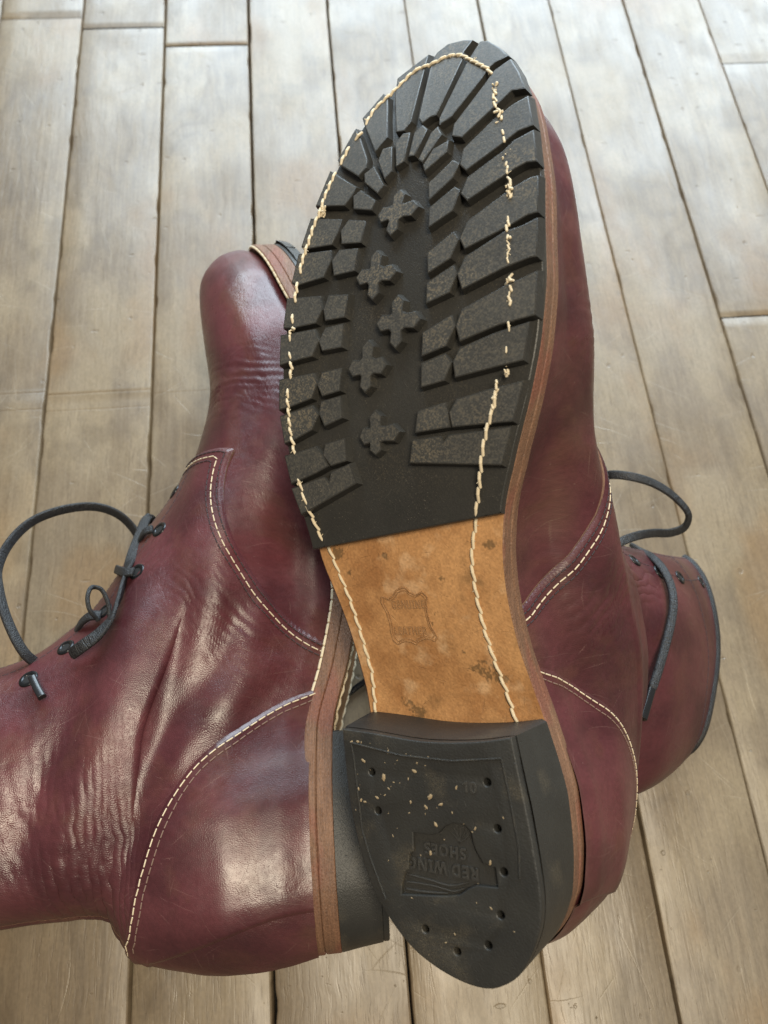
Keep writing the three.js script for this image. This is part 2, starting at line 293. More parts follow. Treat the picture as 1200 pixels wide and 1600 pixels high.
// a closed plate between two heights, from pairs of (outer, inner) points; bev rounds its rim
function slab(Lp, Rp, yB, yT, bev = 0.6, off = 0, cols = 10) {
  const ring = [...Lp, ...Rp.slice().reverse()], n = ring.length;
  const inset = (d) => ring.map((p, i) => {
    const a = ring[(i + n - 1) % n], b = ring[(i + 1) % n], dx = b[0] - a[0], dz = b[1] - a[1], l = Math.hypot(dx, dz) || 1;
    return [p[0] + dz / l * d, p[1] - dx / l * d];      // inwards for this winding
  });
  const prof = [[bev, 0], [bev * 0.3, bev * 0.3], [0, bev], [0, -bev], [bev * 0.3, -bev * 0.3], [bev, 0]];
  const pos = [], uv = [], idx = [];
  let arc = [0]; for (let i = 1; i <= n; i++) arc.push(arc[i - 1] + Math.hypot(ring[i % n][0] - ring[i - 1][0], ring[i % n][1] - ring[i - 1][1]));
  prof.forEach(([d, dy], k) => { const q = inset(d - off); for (let i = 0; i <= n; i++) { const [x, z] = q[i % n], y = (k < 3 ? yB(z, x) : yT(z, x)) + dy; pos.push(x, y, z); uv.push(arc[i] / 100, y / 20); } });
  for (let k = 0; k < prof.length - 1; k++) for (let i = 0; i < n; i++) { const a = k * (n + 1) + i, b = a + n + 1; idx.push(a, a + 1, b, b, a + 1, b + 1); }
  const walls = geo(pos, idx, uv), caps = [];
  for (const top of [0, 1]) {
    const q = inset(bev - off), m = Lp.length, P = [], U = [], I = [];
    for (let i = 0; i < m; i++) for (let j = 0; j <= cols; j++) { const a = q[i], b = q[n - 1 - i], x = lerp(a[0], b[0], j / cols), z = lerp(a[1], b[1], j / cols); P.push(x, (top ? yT : yB)(z, x), z); U.push(x / 100, z / 100); }
    for (let i = 0; i < m - 1; i++) for (let j = 0; j < cols; j++) { const a = i * (cols + 1) + j, b = a + cols + 1; top ? I.push(a, b, a + 1, a + 1, b, b + 1) : I.push(a, a + 1, b, b, a + 1, b + 1); }
    caps.push(geo(P, I, U));
  }
  return { walls, caps };
}
// orient a closed mesh outwards: flip if its signed volume is negative
function outward(g) {
  const p = g.attributes.position, ix = g.index.array; let v = 0;
  for (let i = 0; i < ix.length; i += 3) { const [a, b, c] = [ix[i], ix[i + 1], ix[i + 2]]; v += p.getX(a) * (p.getY(b) * p.getZ(c) - p.getZ(b) * p.getY(c)) - p.getY(a) * (p.getX(b) * p.getZ(c) - p.getZ(b) * p.getX(c)) + p.getZ(a) * (p.getX(b) * p.getY(c) - p.getY(b) * p.getX(c)); }
  return v;
}
const flip = (g) => { const ix = g.index.array; for (let i = 0; i < ix.length; i += 3) { const t = ix[i]; ix[i] = ix[i + 1]; ix[i + 1] = t; } g.computeVertexNormals(); return g; };
function plate(Lp, Rp, yB, yT, bev, off, cols) {
  const s = slab(Lp, Rp, yB, yT, bev, off, cols);
  if (outward(s.walls) < 0) flip(s.walls);
  const ny = (g) => { const a = g.attributes.normal; let t = 0; for (let i = 0; i < a.count; i++) t += a.getY(i); return t; };
  if (ny(s.caps[0]) > 0) flip(s.caps[0]); if (ny(s.caps[1]) < 0) flip(s.caps[1]);
  return s;
}
const outlinePairs = (z0, z1, n) => { const r = cosRows(z0, z1, n); return [r.map((z) => [outerX(z), z]), r.map((z) => [innerX(z), z])]; };
// tube-like thread between points
function bead(a, b, r, seg = 6) {
  const d = b.clone().sub(a), L = d.length(), g = new THREE.CapsuleGeometry(r, Math.max(0.01, L - r * 0.6), 2, seg);
  g.applyQuaternion(new THREE.Quaternion().setFromUnitVectors(new THREE.Vector3(0, 1, 0), d.normalize()));
  const m = a.clone().add(b).multiplyScalar(0.5); g.translate(m.x, m.y, m.z); return g;
}
function along(pts, step) {                            // points every step mm of a polyline
  const out = [pts[0].clone()]; let need = step;
  for (let i = 1; i < pts.length; i++) { let a = pts[i - 1].clone(); const b = pts[i]; let d = a.distanceTo(b); while (d >= need) { a = a.lerp(b, need / d); out.push(a.clone()); d = a.distanceTo(b); need = step; } need -= d; }
  return out;
}
// flat strap along points; width lies across the path, turned by twist(t)
function strap(points, w, th, side, twist = () => 0, seg = 90) {
  const c = new THREE.CatmullRomCurve3(points, false, 'centripetal'), prof = []; const n = 16;
  for (let i = 0; i < n; i++) { const a = i / n * Math.PI * 2, cx = Math.cos(a), sy = Math.sin(a); prof.push([Math.sign(cx) * Math.pow(Math.abs(cx), 0.55) * w / 2, Math.sign(sy) * Math.pow(Math.abs(sy), 0.55) * th / 2]); }
  const pos = [], uv = [], idx = []; const len = c.getLength();
  for (let k = 0; k <= seg; k++) {
    const t = k / seg, p = c.getPointAt(t), T = c.getTangentAt(t), S = side ? side.clone().sub(T.clone().multiplyScalar(side.dot(T))).normalize() : T.clone().cross(new THREE.Vector3(0, 0.95, 0.3)).normalize(), N = T.clone().cross(S), a = twist(t);
    const X = S.clone().multiplyScalar(Math.cos(a)).add(N.clone().multiplyScalar(Math.sin(a))), Y = N.clone().multiplyScalar(Math.cos(a)).sub(S.clone().multiplyScalar(Math.sin(a)));
    const e = k === 0 || k === seg ? 0.6 : 1;
    prof.concat([prof[0]]).forEach(([u, v], i) => { const q = p.clone().addScaledVector(X, u * e).addScaledVector(Y, v * e); pos.push(q.x, q.y, q.z); uv.push(i / n * (w + th) * 2 / 160, t * len / 160); });
  }
  for (let k = 0; k < seg; k++) for (let i = 0; i < n; i++) { const a = k * (n + 1) + i, b = a + n + 1; idx.push(a, a + 1, b, b, a + 1, b + 1); }
  for (const k of [0, seg]) { const at = pos.length / 3, p = c.getPointAt(k / seg); pos.push(p.x, p.y, p.z); uv.push(0, 0); for (let i = 0; i < n; i++) { const a = k * (n + 1) + i; k ? idx.push(at, a, a + 1) : idx.push(at, a + 1, a); } }
  const g = geo(pos, idx, uv); if (outward(g) < 0) flip(g); return g;
}

// ---------------------------------------------------------------- measured plan of the sole (millimetres: x, z) and runs of lace
const OUTER_LUGS = [[6.7,306.6,10.8,308.8,17.4,307,21.2,304.8,18.4,300.5,18.5,296.7,11.4,275.2,9,275.3,6,273.9,4.1,277,5.1,298.8,6.3,305.2],
[24.2,302.5,27.4,300.9,32.2,295.2,36.3,288.9,31.8,288.4,29.1,286.9,27.8,284,17.5,272,12.8,270.4,12.5,273.5,20.3,294.5],
[37.4,286.9,40.9,279.4,43.4,271.6,38.8,272.8,35.1,270.1,32.9,268.8,22.1,261.5,18.1,263.7,18.6,268.3,28.8,280.6,31.7,284.8],
[44.6,268.3,46.7,256.3,41.8,256,35.5,253,24.2,248.3,21.8,251.3,22.8,257,33.1,264.2,39.1,267.1],
[47,254.5,48.2,242.9,44.7,243.7,40.6,242.8,25,237.2,22.5,240.7,24.9,245.8,37.1,250.9,40.4,253.2],
[48.5,238.3,48.4,226.1,45,226.1,39.1,224.3,24.1,221,22.3,225.2,25.1,230.5,40.1,237,45.9,238.5],
[48.4,224.4,47.8,212.1,45.5,212.3,37.5,211.3,23.1,207.9,21.5,213.5,24.4,218.5,37.7,223.1,43.2,223.3],
[47.7,208,46.5,194.7,43.9,194.5,35,194.1,21.6,191.7,20.4,197,22.9,202,36.7,205.8],
[44.6,193.2,42,182.1,33.8,181.7,19.2,180.8,18.8,186.2,21.4,189.7,32.5,192],
[41.5,176.3,37.2,164.7,32.2,165,16.8,165.8,16.2,170.6,19.2,174.4,31.9,175.8],
[36.5,163.5,32.2,152.4,0.3,156.6,2.4,163.9,12.8,163.8,13.4,161.9,15.5,163.8,28,163.5],
[-8.8,302,-2.9,304.9,3.2,307.8,3,301.8,1.3,276.9,-1,273.8,-4.6,274.7,-8.1,293.1],
[-21,288.1,-13.6,296.7,-11.1,293.9,-7.9,274,-12.4,269.3,-18.7,282.7],
[-29.2,272.5,-23.3,284.5,-20.6,279.7,-15.4,267.5,-15.5,264.3,-18.4,261.4,-27.6,269.7],
[-36.4,255.3,-31.8,268.8,-28.2,265.8,-18.7,257.2,-20.2,254.1,-23,251.1,-33.3,254.3],
[-41.6,240.6,-38.3,251.1,-23.8,246.3,-24.9,242,-27.4,237.3,-38,238.8],
[-45,227.3,-42.6,238.1,-27.8,235.5,-27.3,231.7,-30.3,225.7,-42.2,225.6],
[-48.2,210.9,-46.7,222,-31.6,219.3,-30.5,214,-33.3,209.5,-43.8,209.9],
[-49.6,197.2,-49.1,208.5,-33.6,207.5,-31.9,202.8,-34.7,197.8,-44.4,197.6],
[-50.9,181.4,-50.1,192.4,-34.4,192.1,-33.3,188.1,-35.9,183.2,-45.9,181.6],
[-49.5,169.1,-50.7,179.3,-36,181,-33.5,177.2,-36.7,172.3,-45.4,169.7],
[-48.3,154.7,-49.8,165,-35.6,166.6,-32.8,163,-31.2,159.1,-36.6,157.3,-45.4,155.3],
[-45.6,143.6,-48.5,153.3,-33.5,156,-31.9,153.9,-30.6,157.3,-22.4,159.2,-20.4,152.3,-40.5,145.2]] ;
const INNER_LUGS = [[-24.3,241.8,-21,245.2,-13.4,242.4,-15.1,234.5,-23.5,236.4],
[-27.3,231.2,-24.2,234.5,-16.3,232.9,-17,224.6,-26.1,225.1],
[-30.2,213.9,-27.9,218.6,-19.5,216.8,-20.8,208.8,-29.4,209.4],
[-32.2,202.6,-29.4,207.1,-21.6,207,-22.2,198.6,-30.8,198.9],
[-33.6,187.7,-31.1,191.7,-22.7,191.8,-23.9,183.9,-31.7,183.2],
[-33.5,177.7,-32.1,181.7,-23.7,182.3,-23.5,174.6,-31.4,172.7],
[-33.3,163.3,-31.7,167,-23.3,167.9,-23.3,160.1,-30.4,159],
[-19.9,254,-16.8,255.5,-10,249,-11.4,245.6,-19.3,248.6],
[-16,261.8,-12,263.5,-7.1,253.9,-9.4,251.3,-15.5,257.9],
[-10.8,265.2,-9.3,269.7,-5.3,269.1,-4.3,258.5,-7.1,256.2],
[-4.3,270.1,-1.5,273,1.6,272.2,0.3,260.7,-2.9,259.6],
[1.9,261.9,3.2,271.3,6.3,273.2,8.6,270.4,4.5,261.4],
[5.9,259.3,10,268.5,12.5,270.1,14.3,266,7.8,257.3],
[8.9,253.4,7.9,256.3,11.6,261.4,17.2,262.5,16.9,258.1],
[10.5,248.6,19.3,254.2,21.8,252,19.7,247.3,10.9,241.8],
[11.2,239.4,20.4,243.9,22.5,242.1,20.1,235.4,11.2,232.1],
[10.9,223.6,20.7,228.3,22.3,224.8,19.5,219.2,11.1,216.2],
[10.6,213.5,20.4,217,21.5,213.5,18.9,208.1,10.2,206.4],
[8.8,197.4,19.6,200.9,20.4,196.8,17.1,191.2,7.9,189.5],
[7.7,187.7,16.5,189.1,18.5,185.9,15.7,180.6,6.9,179.8],
[5.2,172.9,15.4,174,16,169.9,16.2,165.9,3.5,165.8]] ;
const CROSSES = [[-0.1,250.1,7.3,241.1,-3.2,233.4,-8.9,242.7],
[-8.4,230,-0.3,220.1,-9.8,212.2,-16.6,221.9],
[0.1,212,8.5,201.9,-1.3,193.8,-8.5,203.9],
[-11.6,199.1,-4.8,189.4,-13.9,181.4,-20.2,190.7],
[-10.6,175.5,-1.8,167.1,-11.9,160.5,-17.7,167.4]] ;
const STITCH = [ [-31.3,70.7,-30.8,86.6,-32.3,101.3,-34.3,114.2,-38.3,128.1,-39.6,131.2,-40.4,134] , [-40,133.4,-41,138,-42.9,147.2,-44.6,155,-45.6,161.6,-45.4,167.2,-46.5,173.2,-46.6,180.8,-46.8,185.8,-44.4,195,-45.2,204.6,-44.4,208.9,-44.1,212.4,-43,219.6,-41.8,227.4,-40.3,235.3,-38.1,241.1,-36.5,247,-33.7,252.8,-32.9,257.1,-30.4,263.6,-27,271.4,-23.2,278.8,-19.8,280.2,-18.8,284.3,-15.9,290.7,-11.1,293.9,-6.8,297.1,-3,301.1,1.6,302.2,5.7,300.9,9.4,302.1,13.3,301.5,17.9,299,21.7,294.6,29,286.8,31.4,282.1] , [22.7,71.5,19.9,83.1,17.7,92.2,15.9,103.1,15.2,113.9,15.5,125.4,17.7,134.2,18.8,137.4,19.8,141.5] , [19.6,138.2,20.6,140.4,23.3,147,25.6,155.3,28.2,163.5,31,169.2,33.6,178.4] ];
const TUFTS = [36,180.7,38.3,194,39,206.7,38.7,209.7,38.9,219.3,38.7,224.2,39.1,235.9,39.1,239.8,37.8,248.4,36.7,258.3,35.3,264.5,33.4,270.8,32.3,277.7,-45.2,166.5,-44.5,155.4,-44.6,191.6,-44.7,209.7,-42.2,225.3,-32.7,252.2,-40.2,153.8] ;
const EMBLEM = [-2.7,41.7,3.8,41.9,6.1,42.7,8.4,45,11.6,46.4,15,46.4,17.1,44.5,17.6,41.4,18.6,39,20.6,36.1,24.3,35.6,24.8,30.2,18.1,29.7,15.1,28.1,12.4,26,7.8,24.8,-7.7,22.7,-7.5,25.7,-6.3,29.3,-4.9,30.5,-4.4,34.9,-2.8,36.2] ;
const NAILS = [23.2,59.6,25.7,46.8,27,34.9,25.3,22.7,20.9,13.5,10.7,9.6,0.2,13.9,-15.2,46.9,-17,58.7] ;
const HEEL_FRAME = [-13.6,20.2,-18.8,31.9,-21.5,40.2,-23.8,63.3,-24.6,67.3,-5.7,64.8,12.2,64.7,28.2,66.8,30.5,53.5,32.1,42.4,31.8,33.9] ;
const STAMP = [-20.8,113.8,-18,113.1,-16.3,113.8,-14.2,116,-12.4,116.6,-10.7,116.8,-9.2,115,-7.2,114.1,-4.4,115.1,-2.8,113.4,-3.6,111.1,-3.8,107.3,-3.3,103.3,-1.6,99.8,-2.9,98.4,-4.3,99.2,-7,99.2,-9.1,98.3,-10.3,97.2,-12.1,98.1,-14.3,98.4,-16.3,97.8,-17.7,97.2,-19.2,98.7,-19.5,101.2,-19.3,104.6,-19.8,108.2,-21.3,111.9] ;
const B_LOOP = [-121.5,88.0,-73.2,-124.8,96.0,-76.9,-130.8,100.0,-89.2,-135.6,100.0,-102.7,-138.3,97.0,-112.0,-137.1,92.0,-124.9,-131.0,86.0,-137.1,-120.0,80.0,-144.6,-108.0,74.0,-147.6,-99.6,68.0,-145.7,-94.2,62.0,-140.7,-90.4,60.0,-133.5];
const B_STRAP = [-85.4,60.0,-144.4,-85.8,70.0,-142.0,-85.5,82.0,-129.4,-85.9,92.0,-115.5,-86.4,99.0,-103.4,-87.0,105.0,-92.2,-88.7,108.0,-84.3,-92.8,109.0,-78.4,-98.6,108.0,-74.6,-104.1,104.0,-72.8];
const B_CURL = [-89.9,104.0,-85.5,-90.6,106.0,-92.2,-93.0,108.0,-97.0,-95.6,110.0,-97.1,-96.4,112.0,-93.0,-95.7,111.0,-88.1,-93.8,107.0,-85.0];
const B_CURL2 = [-95.3,98.0,-89.1,-99.1,98.0,-89.4,-104.0,94.0,-88.2,-108.3,88.0,-85.8];
const B_CROSS1 = [-77.1,88.0,-126.8,-80.6,87.0,-126.2,-84.5,82.0,-124.8,-89.3,74.0,-122.7];
const B_CROSS2 = [-82.1,95.0,-105.2,-85.5,94.0,-105.7,-89.3,90.0,-108.4,-94.4,82.0,-113.2];
const B_TIP = [-117.8,104.0,-65.3,-114.8,106.0,-60.6,-111.8,108.0,-56.5];
const A_LOOP = [125.6,74.0,-145.0,127.7,84.0,-142.8,136.1,88.0,-139.3,147.6,85.0,-136.0,158.1,80.0,-130.1,164.1,75.0,-123.7,162.9,71.0,-119.6,156.7,70.0,-117.6,145.7,74.0,-116.5,134.5,80.0,-113.4,126.1,82.0,-110.2,121.5,80.0,-107.6];
const A_END = [144.8,50.0,-119.5,143.2,64.0,-111.2,143.9,72.0,-105.1,145.6,76.0,-98.1,146.4,78.0,-89.9,144.6,80.0,-80.6,140.0,82.0,-70.5,134.0,84.0,-59.9,128.0,86.0,-50.1,124.1,87.0,-44.2];
const A_TIP = [124.2,87.0,-44.7,116.8,90.0,-32.7];
const FLOOR_END = [-12.2,4.0,-56.6,-3.8,3.0,-63.4,3.7,3.0,-68.3,16.8,3.0,-75.7,34.0,3.0,-81.7];

// ---------------------------------------------------------------- the upper: rings from the welt to the rim, each running from a front point to a back point
function makeUpper(opt) {
  const NT = 224, NP = 600;
  //          front z, h    back z, h    mid h   blend width  power
  const K = [[304, -2, 0.5, -2, -2, 0.00, 40], [305.5, 6, -1.5, 9, 7, 0.00, 41], [303.5, 15, -2, 18, 14, 0.04, 41], [297.5, 25, -2, 26, 21, 0.16, 41], [288.5, 34, -1.5, 34, 27, 0.38, 40],
    [273, 41, 0, 42, 34, 0.58, 39.5], [252, 46, 1.5, 49, 40, 0.74, 39], [230, 49.5, 3.5, 55, 46, 0.85, 38.5], [207, 56, 7, 59.5, 52, 0.93, 38], [183, 64.5, 12, 64, 57, 1, 37.5],
    [157, 80.5, 18.5, 69, 66, 1, 36.5], [138, 90, 21, 79, 77, 1, 35.5], [124, 101, 21, 91, 92, 1, 35.5], [113, 114, 20, 108, 112, 1, 36.5], [108, 138, 19, 130, 136, 1, 38], [108, 174, 18, 152, 162, 1, 39]];
  for (const [k, c, v] of opt.keys ?? []) K[k][c] += v;
  const ts = K.map((_, i) => i / (K.length - 1)), col = (c) => monotone(ts, K.map((r) => r[c]));
  const Fz = col(0), Fh = col(1), Bz = col(2), Bh = col(3), Mh = col(4), E = col(5), W = col(6);
  const P0 = [], P = [], row = NP + 1, at = (i, j) => i * row + j;
  for (let i = 0; i <= NT; i++) {
    const t = i / NT, fz = Fz(t), fh = Fh(t), bz = Bz(t), bh = Bh(t), mh = Mh(t), e = E(t), w = W(t);
    const puff = 1.6 * smooth(0, 0.07, t);
    for (let j = 0; j <= NP; j++) {
      const ph = (j / NP * 2 - 1) * Math.PI, th = Math.abs(ph), side = ph >= 0 ? 1 : -1, a = (1 - Math.cos(th)) / 2, s = Math.sin(th);
      const z = lerp(fz, bz, a), zo = lerp(304.5, 1, a), xm = innerX(zo), xl = outerX(zo);
      const c0 = (xm + xl) / 2, inset = lerp(lerp(5.5, 4.2, smooth(150, 90, zo)), 2.2, smooth(80, 40, zo)), h0 = Math.max(0, (xm - xl) / 2 - inset + puff);
      const pw = lerp(0.85, 0.5, smooth(0.35, 0.95, a)), cE = lerp(lerp(7, 5, a), lerp(3, 4, a), smooth(0.55, 0.8, t));
      let x = lerp(c0, cE, e) + side * lerp(h0 * (1 - 0.10 * smooth(0.2, 0.4, t)), w * Math.pow(s, pw) * (side > 0 ? opt.wIn ?? 1 : 1), e);
      const sag = Math.pow(s, 1.4), h = lerp(fh, bh, a) + (mh - (fh + bh) / 2) * sag;
      const y = yWelt(z) + h, bulge = 3.6 * Math.exp(-(((y - 69) / 17) ** 2)) * smooth(112, 70, z) * smooth(-4, 14, z) + (side > 0 ? 4.5 : 2) * Math.exp(-(((z - 104) / 24) ** 2) - (((y - 52) / 16) ** 2));
      x += side * bulge;
      P0.push([x, y, z]); const q = opt.deform ? opt.deform(x, y, z, t, side) : [x, y, z]; P.push(q);
    }
  }
  const normals = (Q) => {
    const N = Array.from({ length: Q.length }, () => [0, 0, 0]);
    for (let i = 0; i < NT; i++) for (let j = 0; j < NP; j++) {
      const A = at(i, j), B = at(i, j + 1), C = at(i + 1, j), D = at(i + 1, j + 1), u = [0, 1, 2].map((k) => Q[D][k] - Q[A][k]), v = [0, 1, 2].map((k) => Q[C][k] - Q[B][k]);
      const n = [u[1] * v[2] - u[2] * v[1], u[2] * v[0] - u[0] * v[2], u[0] * v[1] - u[1] * v[0]];
      for (const q of [A, B, C, D]) for (let k = 0; k < 3; k++) N[q][k] += n[k];
    }
    for (let i = 0; i <= NT; i++) { const a = at(i, 0), b = at(i, NP); for (let k = 0; k < 3; k++) N[a][k] = N[b][k] = N[a][k] + N[b][k]; }
    for (const n of N) { const l = Math.hypot(...n) || 1; n[0] /= l; n[1] /= l; n[2] /= l; }
    return N;
  };
  let N = normals(P);
  { const c = at(NT >> 2, (NP * 3) >> 2); if (N[c][0] < 0) N = N.map((n) => n.map((x) => -x)), N.flipped = true; }
  const flipped = !!N.flipped;
  for (let q = 0; q < P.length; q++) { const d = opt.crease(P0[q][0], P0[q][1], P0[q][2], N[q]); for (let k = 0; k < 3; k++) P[q][k] += N[q][k] * d; }
  N = normals(P); if (flipped) N = N.map((n) => n.map((x) => -x));
  const arc = new Float32Array(P.length), up = new Float32Array(P.length), dist = (a, b) => Math.hypot(P[a][0] - P[b][0], P[a][1] - P[b][1], P[a][2] - P[b][2]);
  for (let i = 0; i <= NT; i++) { for (let j = NP / 2 + 1; j <= NP; j++) arc[at(i, j)] = arc[at(i, j - 1)] + dist(at(i, j), at(i, j - 1)); for (let j = NP / 2 - 1; j >= 0; j--) arc[at(i, j)] = arc[at(i, j + 1)] + dist(at(i, j), at(i, j + 1)); }
  for (let j = 0; j <= NP; j++) for (let i = 1; i <= NT; i++) up[at(i, j)] = up[at(i - 1, j)] + dist(at(i, j), at(i - 1, j));
  const uvOf = (q) => [(arc[q] - Fz(Math.floor(q / row) / NT)) / 160 + opt.uv + ((q % row) >= NP / 2 ? 0 : 0.37), (P0[q][1] - 0.8 * Math.abs(P0[q][0])) / 160 + opt.uv];
  const toneOf = (q) => { const [x, y, z] = P0[q], a = noise3(x / 38 + opt.uv * 50, y / 38, z / 38, 401), b = noise3(x / 15 + 9, y / 15, z / 15 + opt.uv * 90, 402), c = noise3(x / 60 + 3, y / 45, z / 70 + opt.uv * 70, 403); const d = 0.62 + 0.62 * a + 0.2 * (b - 0.5), w = smooth(0.5, 0.78, 0.7 * c + 0.3 * b); return [d * (1 + 0.10 * w), d * (1 + 0.75 * w), d * (1 + 0.22 * w)]; };
  // the part of the surface where g > 0, lifted by off, with a cut edge of the given depth
  function piece(g, off, depth, from = 0, to = NT, inside = false) {
    const G = new Float32Array(P.length); for (let i = from; i <= to; i++) for (let j = 0; j <= NP; j++) G[at(i, j)] = g(P0[at(i, j)], arc[at(i, j)], (j / NP * 2 - 1), i / NT);
    const pos = [], nor = [], uv = [], col = [], idx = [], epos = [], euv = [], eidx = [], seen = new Map();
    const vertex = (a, b, f) => {
      const key = b < 0 ? a : a < b ? a * 400000 + b + 1e9 : b * 400000 + a + 1e9; if (seen.has(key)) return seen.get(key);
      const v = b < 0 ? a : null, pa = P[a], pb = b < 0 ? pa : P[b], na = N[a], nb = b < 0 ? na : N[b], ua = uvOf(a), ub = b < 0 ? ua : uvOf(b), k = b < 0 ? 0 : f, gg = b < 0 ? G[a] : 0;
      const o = off - (depth ? 0.45 * depth * (1 - smooth(0, 1.4, gg)) : 0), n = [0, 1, 2].map((c) => lerp(na[c], nb[c], k));
      for (let c = 0; c < 3; c++) { pos.push(lerp(pa[c], pb[c], k) + n[c] * o); nor.push(n[c]); }
      uv.push(lerp(ua[0], ub[0], k), lerp(ua[1], ub[1], k)); const ta = toneOf(a), tb = b < 0 ? ta : toneOf(b); for (let c = 0; c < 3; c++) col.push(lerp(ta[c], tb[c], k)); seen.set(key, pos.length / 3 - 1); return pos.length / 3 - 1;
    };
    const tri = (a, b, c) => {
      const ids = [a, b, c], poly = [], cut = [];
      for (let k = 0; k < 3; k++) {
        const p = ids[k], q = ids[(k + 1) % 3];
        if (G[p] > 0) poly.push(vertex(p, -1));
        if ((G[p] > 0) !== (G[q] > 0)) { const v = vertex(p < q ? p : q, p < q ? q : p, p < q ? G[p] / (G[p] - G[q]) : G[q] / (G[q] - G[p])); poly.push(v); cut.push([v, G[p] > 0]); }
      }
      for (let k = 1; k < poly.length - 1; k++) flipped !== inside ? idx.push(poly[0], poly[k + 1], poly[k]) : idx.push(poly[0], poly[k], poly[k + 1]);
      if (cut.length === 2 && depth) {
        const [u, v] = cut[0][1] ? [cut[0][0], cut[1][0]] : [cut[1][0], cut[0][0]], s = epos.length / 3;
        for (const w of [u, v]) for (const d of [0, depth * 0.62]) { for (let k = 0; k < 3; k++) epos.push(pos[w * 3 + k] - nor[w * 3 + k] * d); euv.push(uv[w * 2] * 1.6 + uv[w * 2 + 1] * 1.6, d / 20); }
        eidx.push(s, s + 1, s + 2, s + 2, s + 1, s + 3);
      }
    };
    for (let i = from; i < to; i++) for (let j = 0; j < NP; j++) { const A = at(i, j), B = at(i, j + 1), C = at(i + 1, j), D = at(i + 1, j + 1); if (G[A] > 0 || G[B] > 0 || G[C] > 0 || G[D] > 0) { tri(A, B, C); tri(B, D, C); } }
    const face = geo(pos, idx, uv); face.setAttribute('color', new THREE.Float32BufferAttribute(col, 3));
    const edge = eidx.length ? toCreasedNormals(mergeVertices(geo(epos, eidx, euv), 0.01), 0.6) : null;
    return { face, edge };
  }
  // points on the line g = 0, lifted by off: [position, normal]
  function line(g, off, from = 0, to = NT) {
    const G = new Float32Array(P.length); for (let i = from; i <= to; i++) for (let j = 0; j <= NP; j++) G[at(i, j)] = g(P0[at(i, j)], arc[at(i, j)], (j / NP * 2 - 1), i / NT);
    const link = new Map(), pt = new Map();
    const cross = (a, b) => { const key = a * 400000 + b; if (!pt.has(key)) { const f = G[a] / (G[a] - G[b]), n = [0, 1, 2].map((k) => lerp(N[a][k], N[b][k], f)); pt.set(key, [new THREE.Vector3(...[0, 1, 2].map((k) => lerp(P[a][k], P[b][k], f) + n[k] * off)), new THREE.Vector3(...n)]); } return key; };
    for (let i = from; i < to; i++) for (let j = 0; j < NP; j++) {
      const A = at(i, j), B = at(i, j + 1), C = at(i + 1, j), D = at(i + 1, j + 1), keys = [];
      for (const [a, b] of [[A, B], [B, D], [C, D], [A, C]]) if ((G[a] > 0) !== (G[b] > 0) && G[a] > -1e3 && G[b] > -1e3) keys.push(cross(a, b));
      if (keys.length === 2) for (const [a, b] of [keys, [keys[1], keys[0]]]) link.set(a, [...(link.get(a) ?? []), b]);
    }
    const used = new Set(), lines = [];
    for (const start of [...link.keys()].sort((a, b) => link.get(a).length - link.get(b).length)) {
      if (used.has(start)) continue;
      const path = [start]; used.add(start); let cur = start;
      for (;;) { const nx = link.get(cur).find((k) => !used.has(k)); if (nx === undefined) break; used.add(nx); path.push(nx); cur = nx; }
      if (path.length > 6) lines.push(path.map((k) => pt.get(k)));
    }
    return lines;
  }
  function nearest(z, y, side, off) {
    let best = 1e9, q = 0; for (let i = NT >> 1; i <= NT; i++) for (let j = side > 0 ? NP / 2 : 0; j <= (side > 0 ? NP : NP / 2); j++) { const p = P0[at(i, j)], d = (p[2] - z) ** 2 + (p[1] - y) ** 2; if (d < best) { best = d; q = at(i, j); } }
    return [new THREE.Vector3(...P[q]).addScaledVector(new THREE.Vector3(...N[q]), off), new THREE.Vector3(...N[q])];
  }
  const rim = (side, gap, off) => { const out = []; for (let j = 0; j <= NP; j++) { const q = at(NT, j); if ((side > 0 ? j >= NP / 2 : j <= NP / 2) && arc[q] >= gap) out.push(new THREE.Vector3(...P[q]).addScaledVector(new THREE.Vector3(...N[q]), off)); } return out; };
  return { piece, line, nearest, rim, NT };
}
// signed distance to an open line of (z, y) points; positive on the heel side
function sideOf(pts) {
  const e = (a, b) => { const l = Math.hypot(a[0] - b[0], a[1] - b[1]); return [a[0] + (a[0] - b[0]) / l * 90, a[1] + (a[1] - b[1]) / l * 90]; };
  const L = [e(pts[0], pts[1]), ...pts, e(pts[pts.length - 1], pts[pts.length - 2])];
  return (z, y) => {
    let best = 1e9, s = 1;
    for (let i = 0; i < L.length - 1; i++) { const [a, b] = [L[i], L[i + 1]], dx = b[0] - a[0], dy = b[1] - a[1], t = clamp(((z - a[0]) * dx + (y - a[1]) * dy) / (dx * dx + dy * dy)), ex = z - a[0] - dx * t, ey = y - a[1] - dy * t, d = ex * ex + ey * ey; const c = (dx * ey - dy * ex) / Math.hypot(dx, dy); if (d < best - 1e-6) { best = d; s = c; } else if (d < best + 1e-6) s += c; }
    return Math.sqrt(best) * (s > 0 ? 1 : -1);
  };
}
const curve2 = (pts, n = 40) => new THREE.SplineCurve(pts.map((p) => new THREE.Vector2(...p))).getPoints(n).map((p) => [p.x, p.y]);
const quarterEdgeA = sideOf(curve2([[104, 14], [107, 27], [112, 36], [121, 46], [134, 57], [150, 66], [168, 70.5], [182, 69], [192, 65]]).concat([[193.5, 70], [196.5, 90]]));
const quarterEdgeB = sideOf(curve2([[104, 14], [107, 27], [112, 36], [120, 44.5], [132, 52], [146, 58], [161, 60], [174, 58.5], [183, 55]]).concat([[185, 61], [190, 82]]));
const counterEdge = sideOf(curve2([[91, 16], [90, 28], [87, 40], [79, 56], [66, 72], [50, 82], [30, 89], [16, 92.5], [6, 96]]));
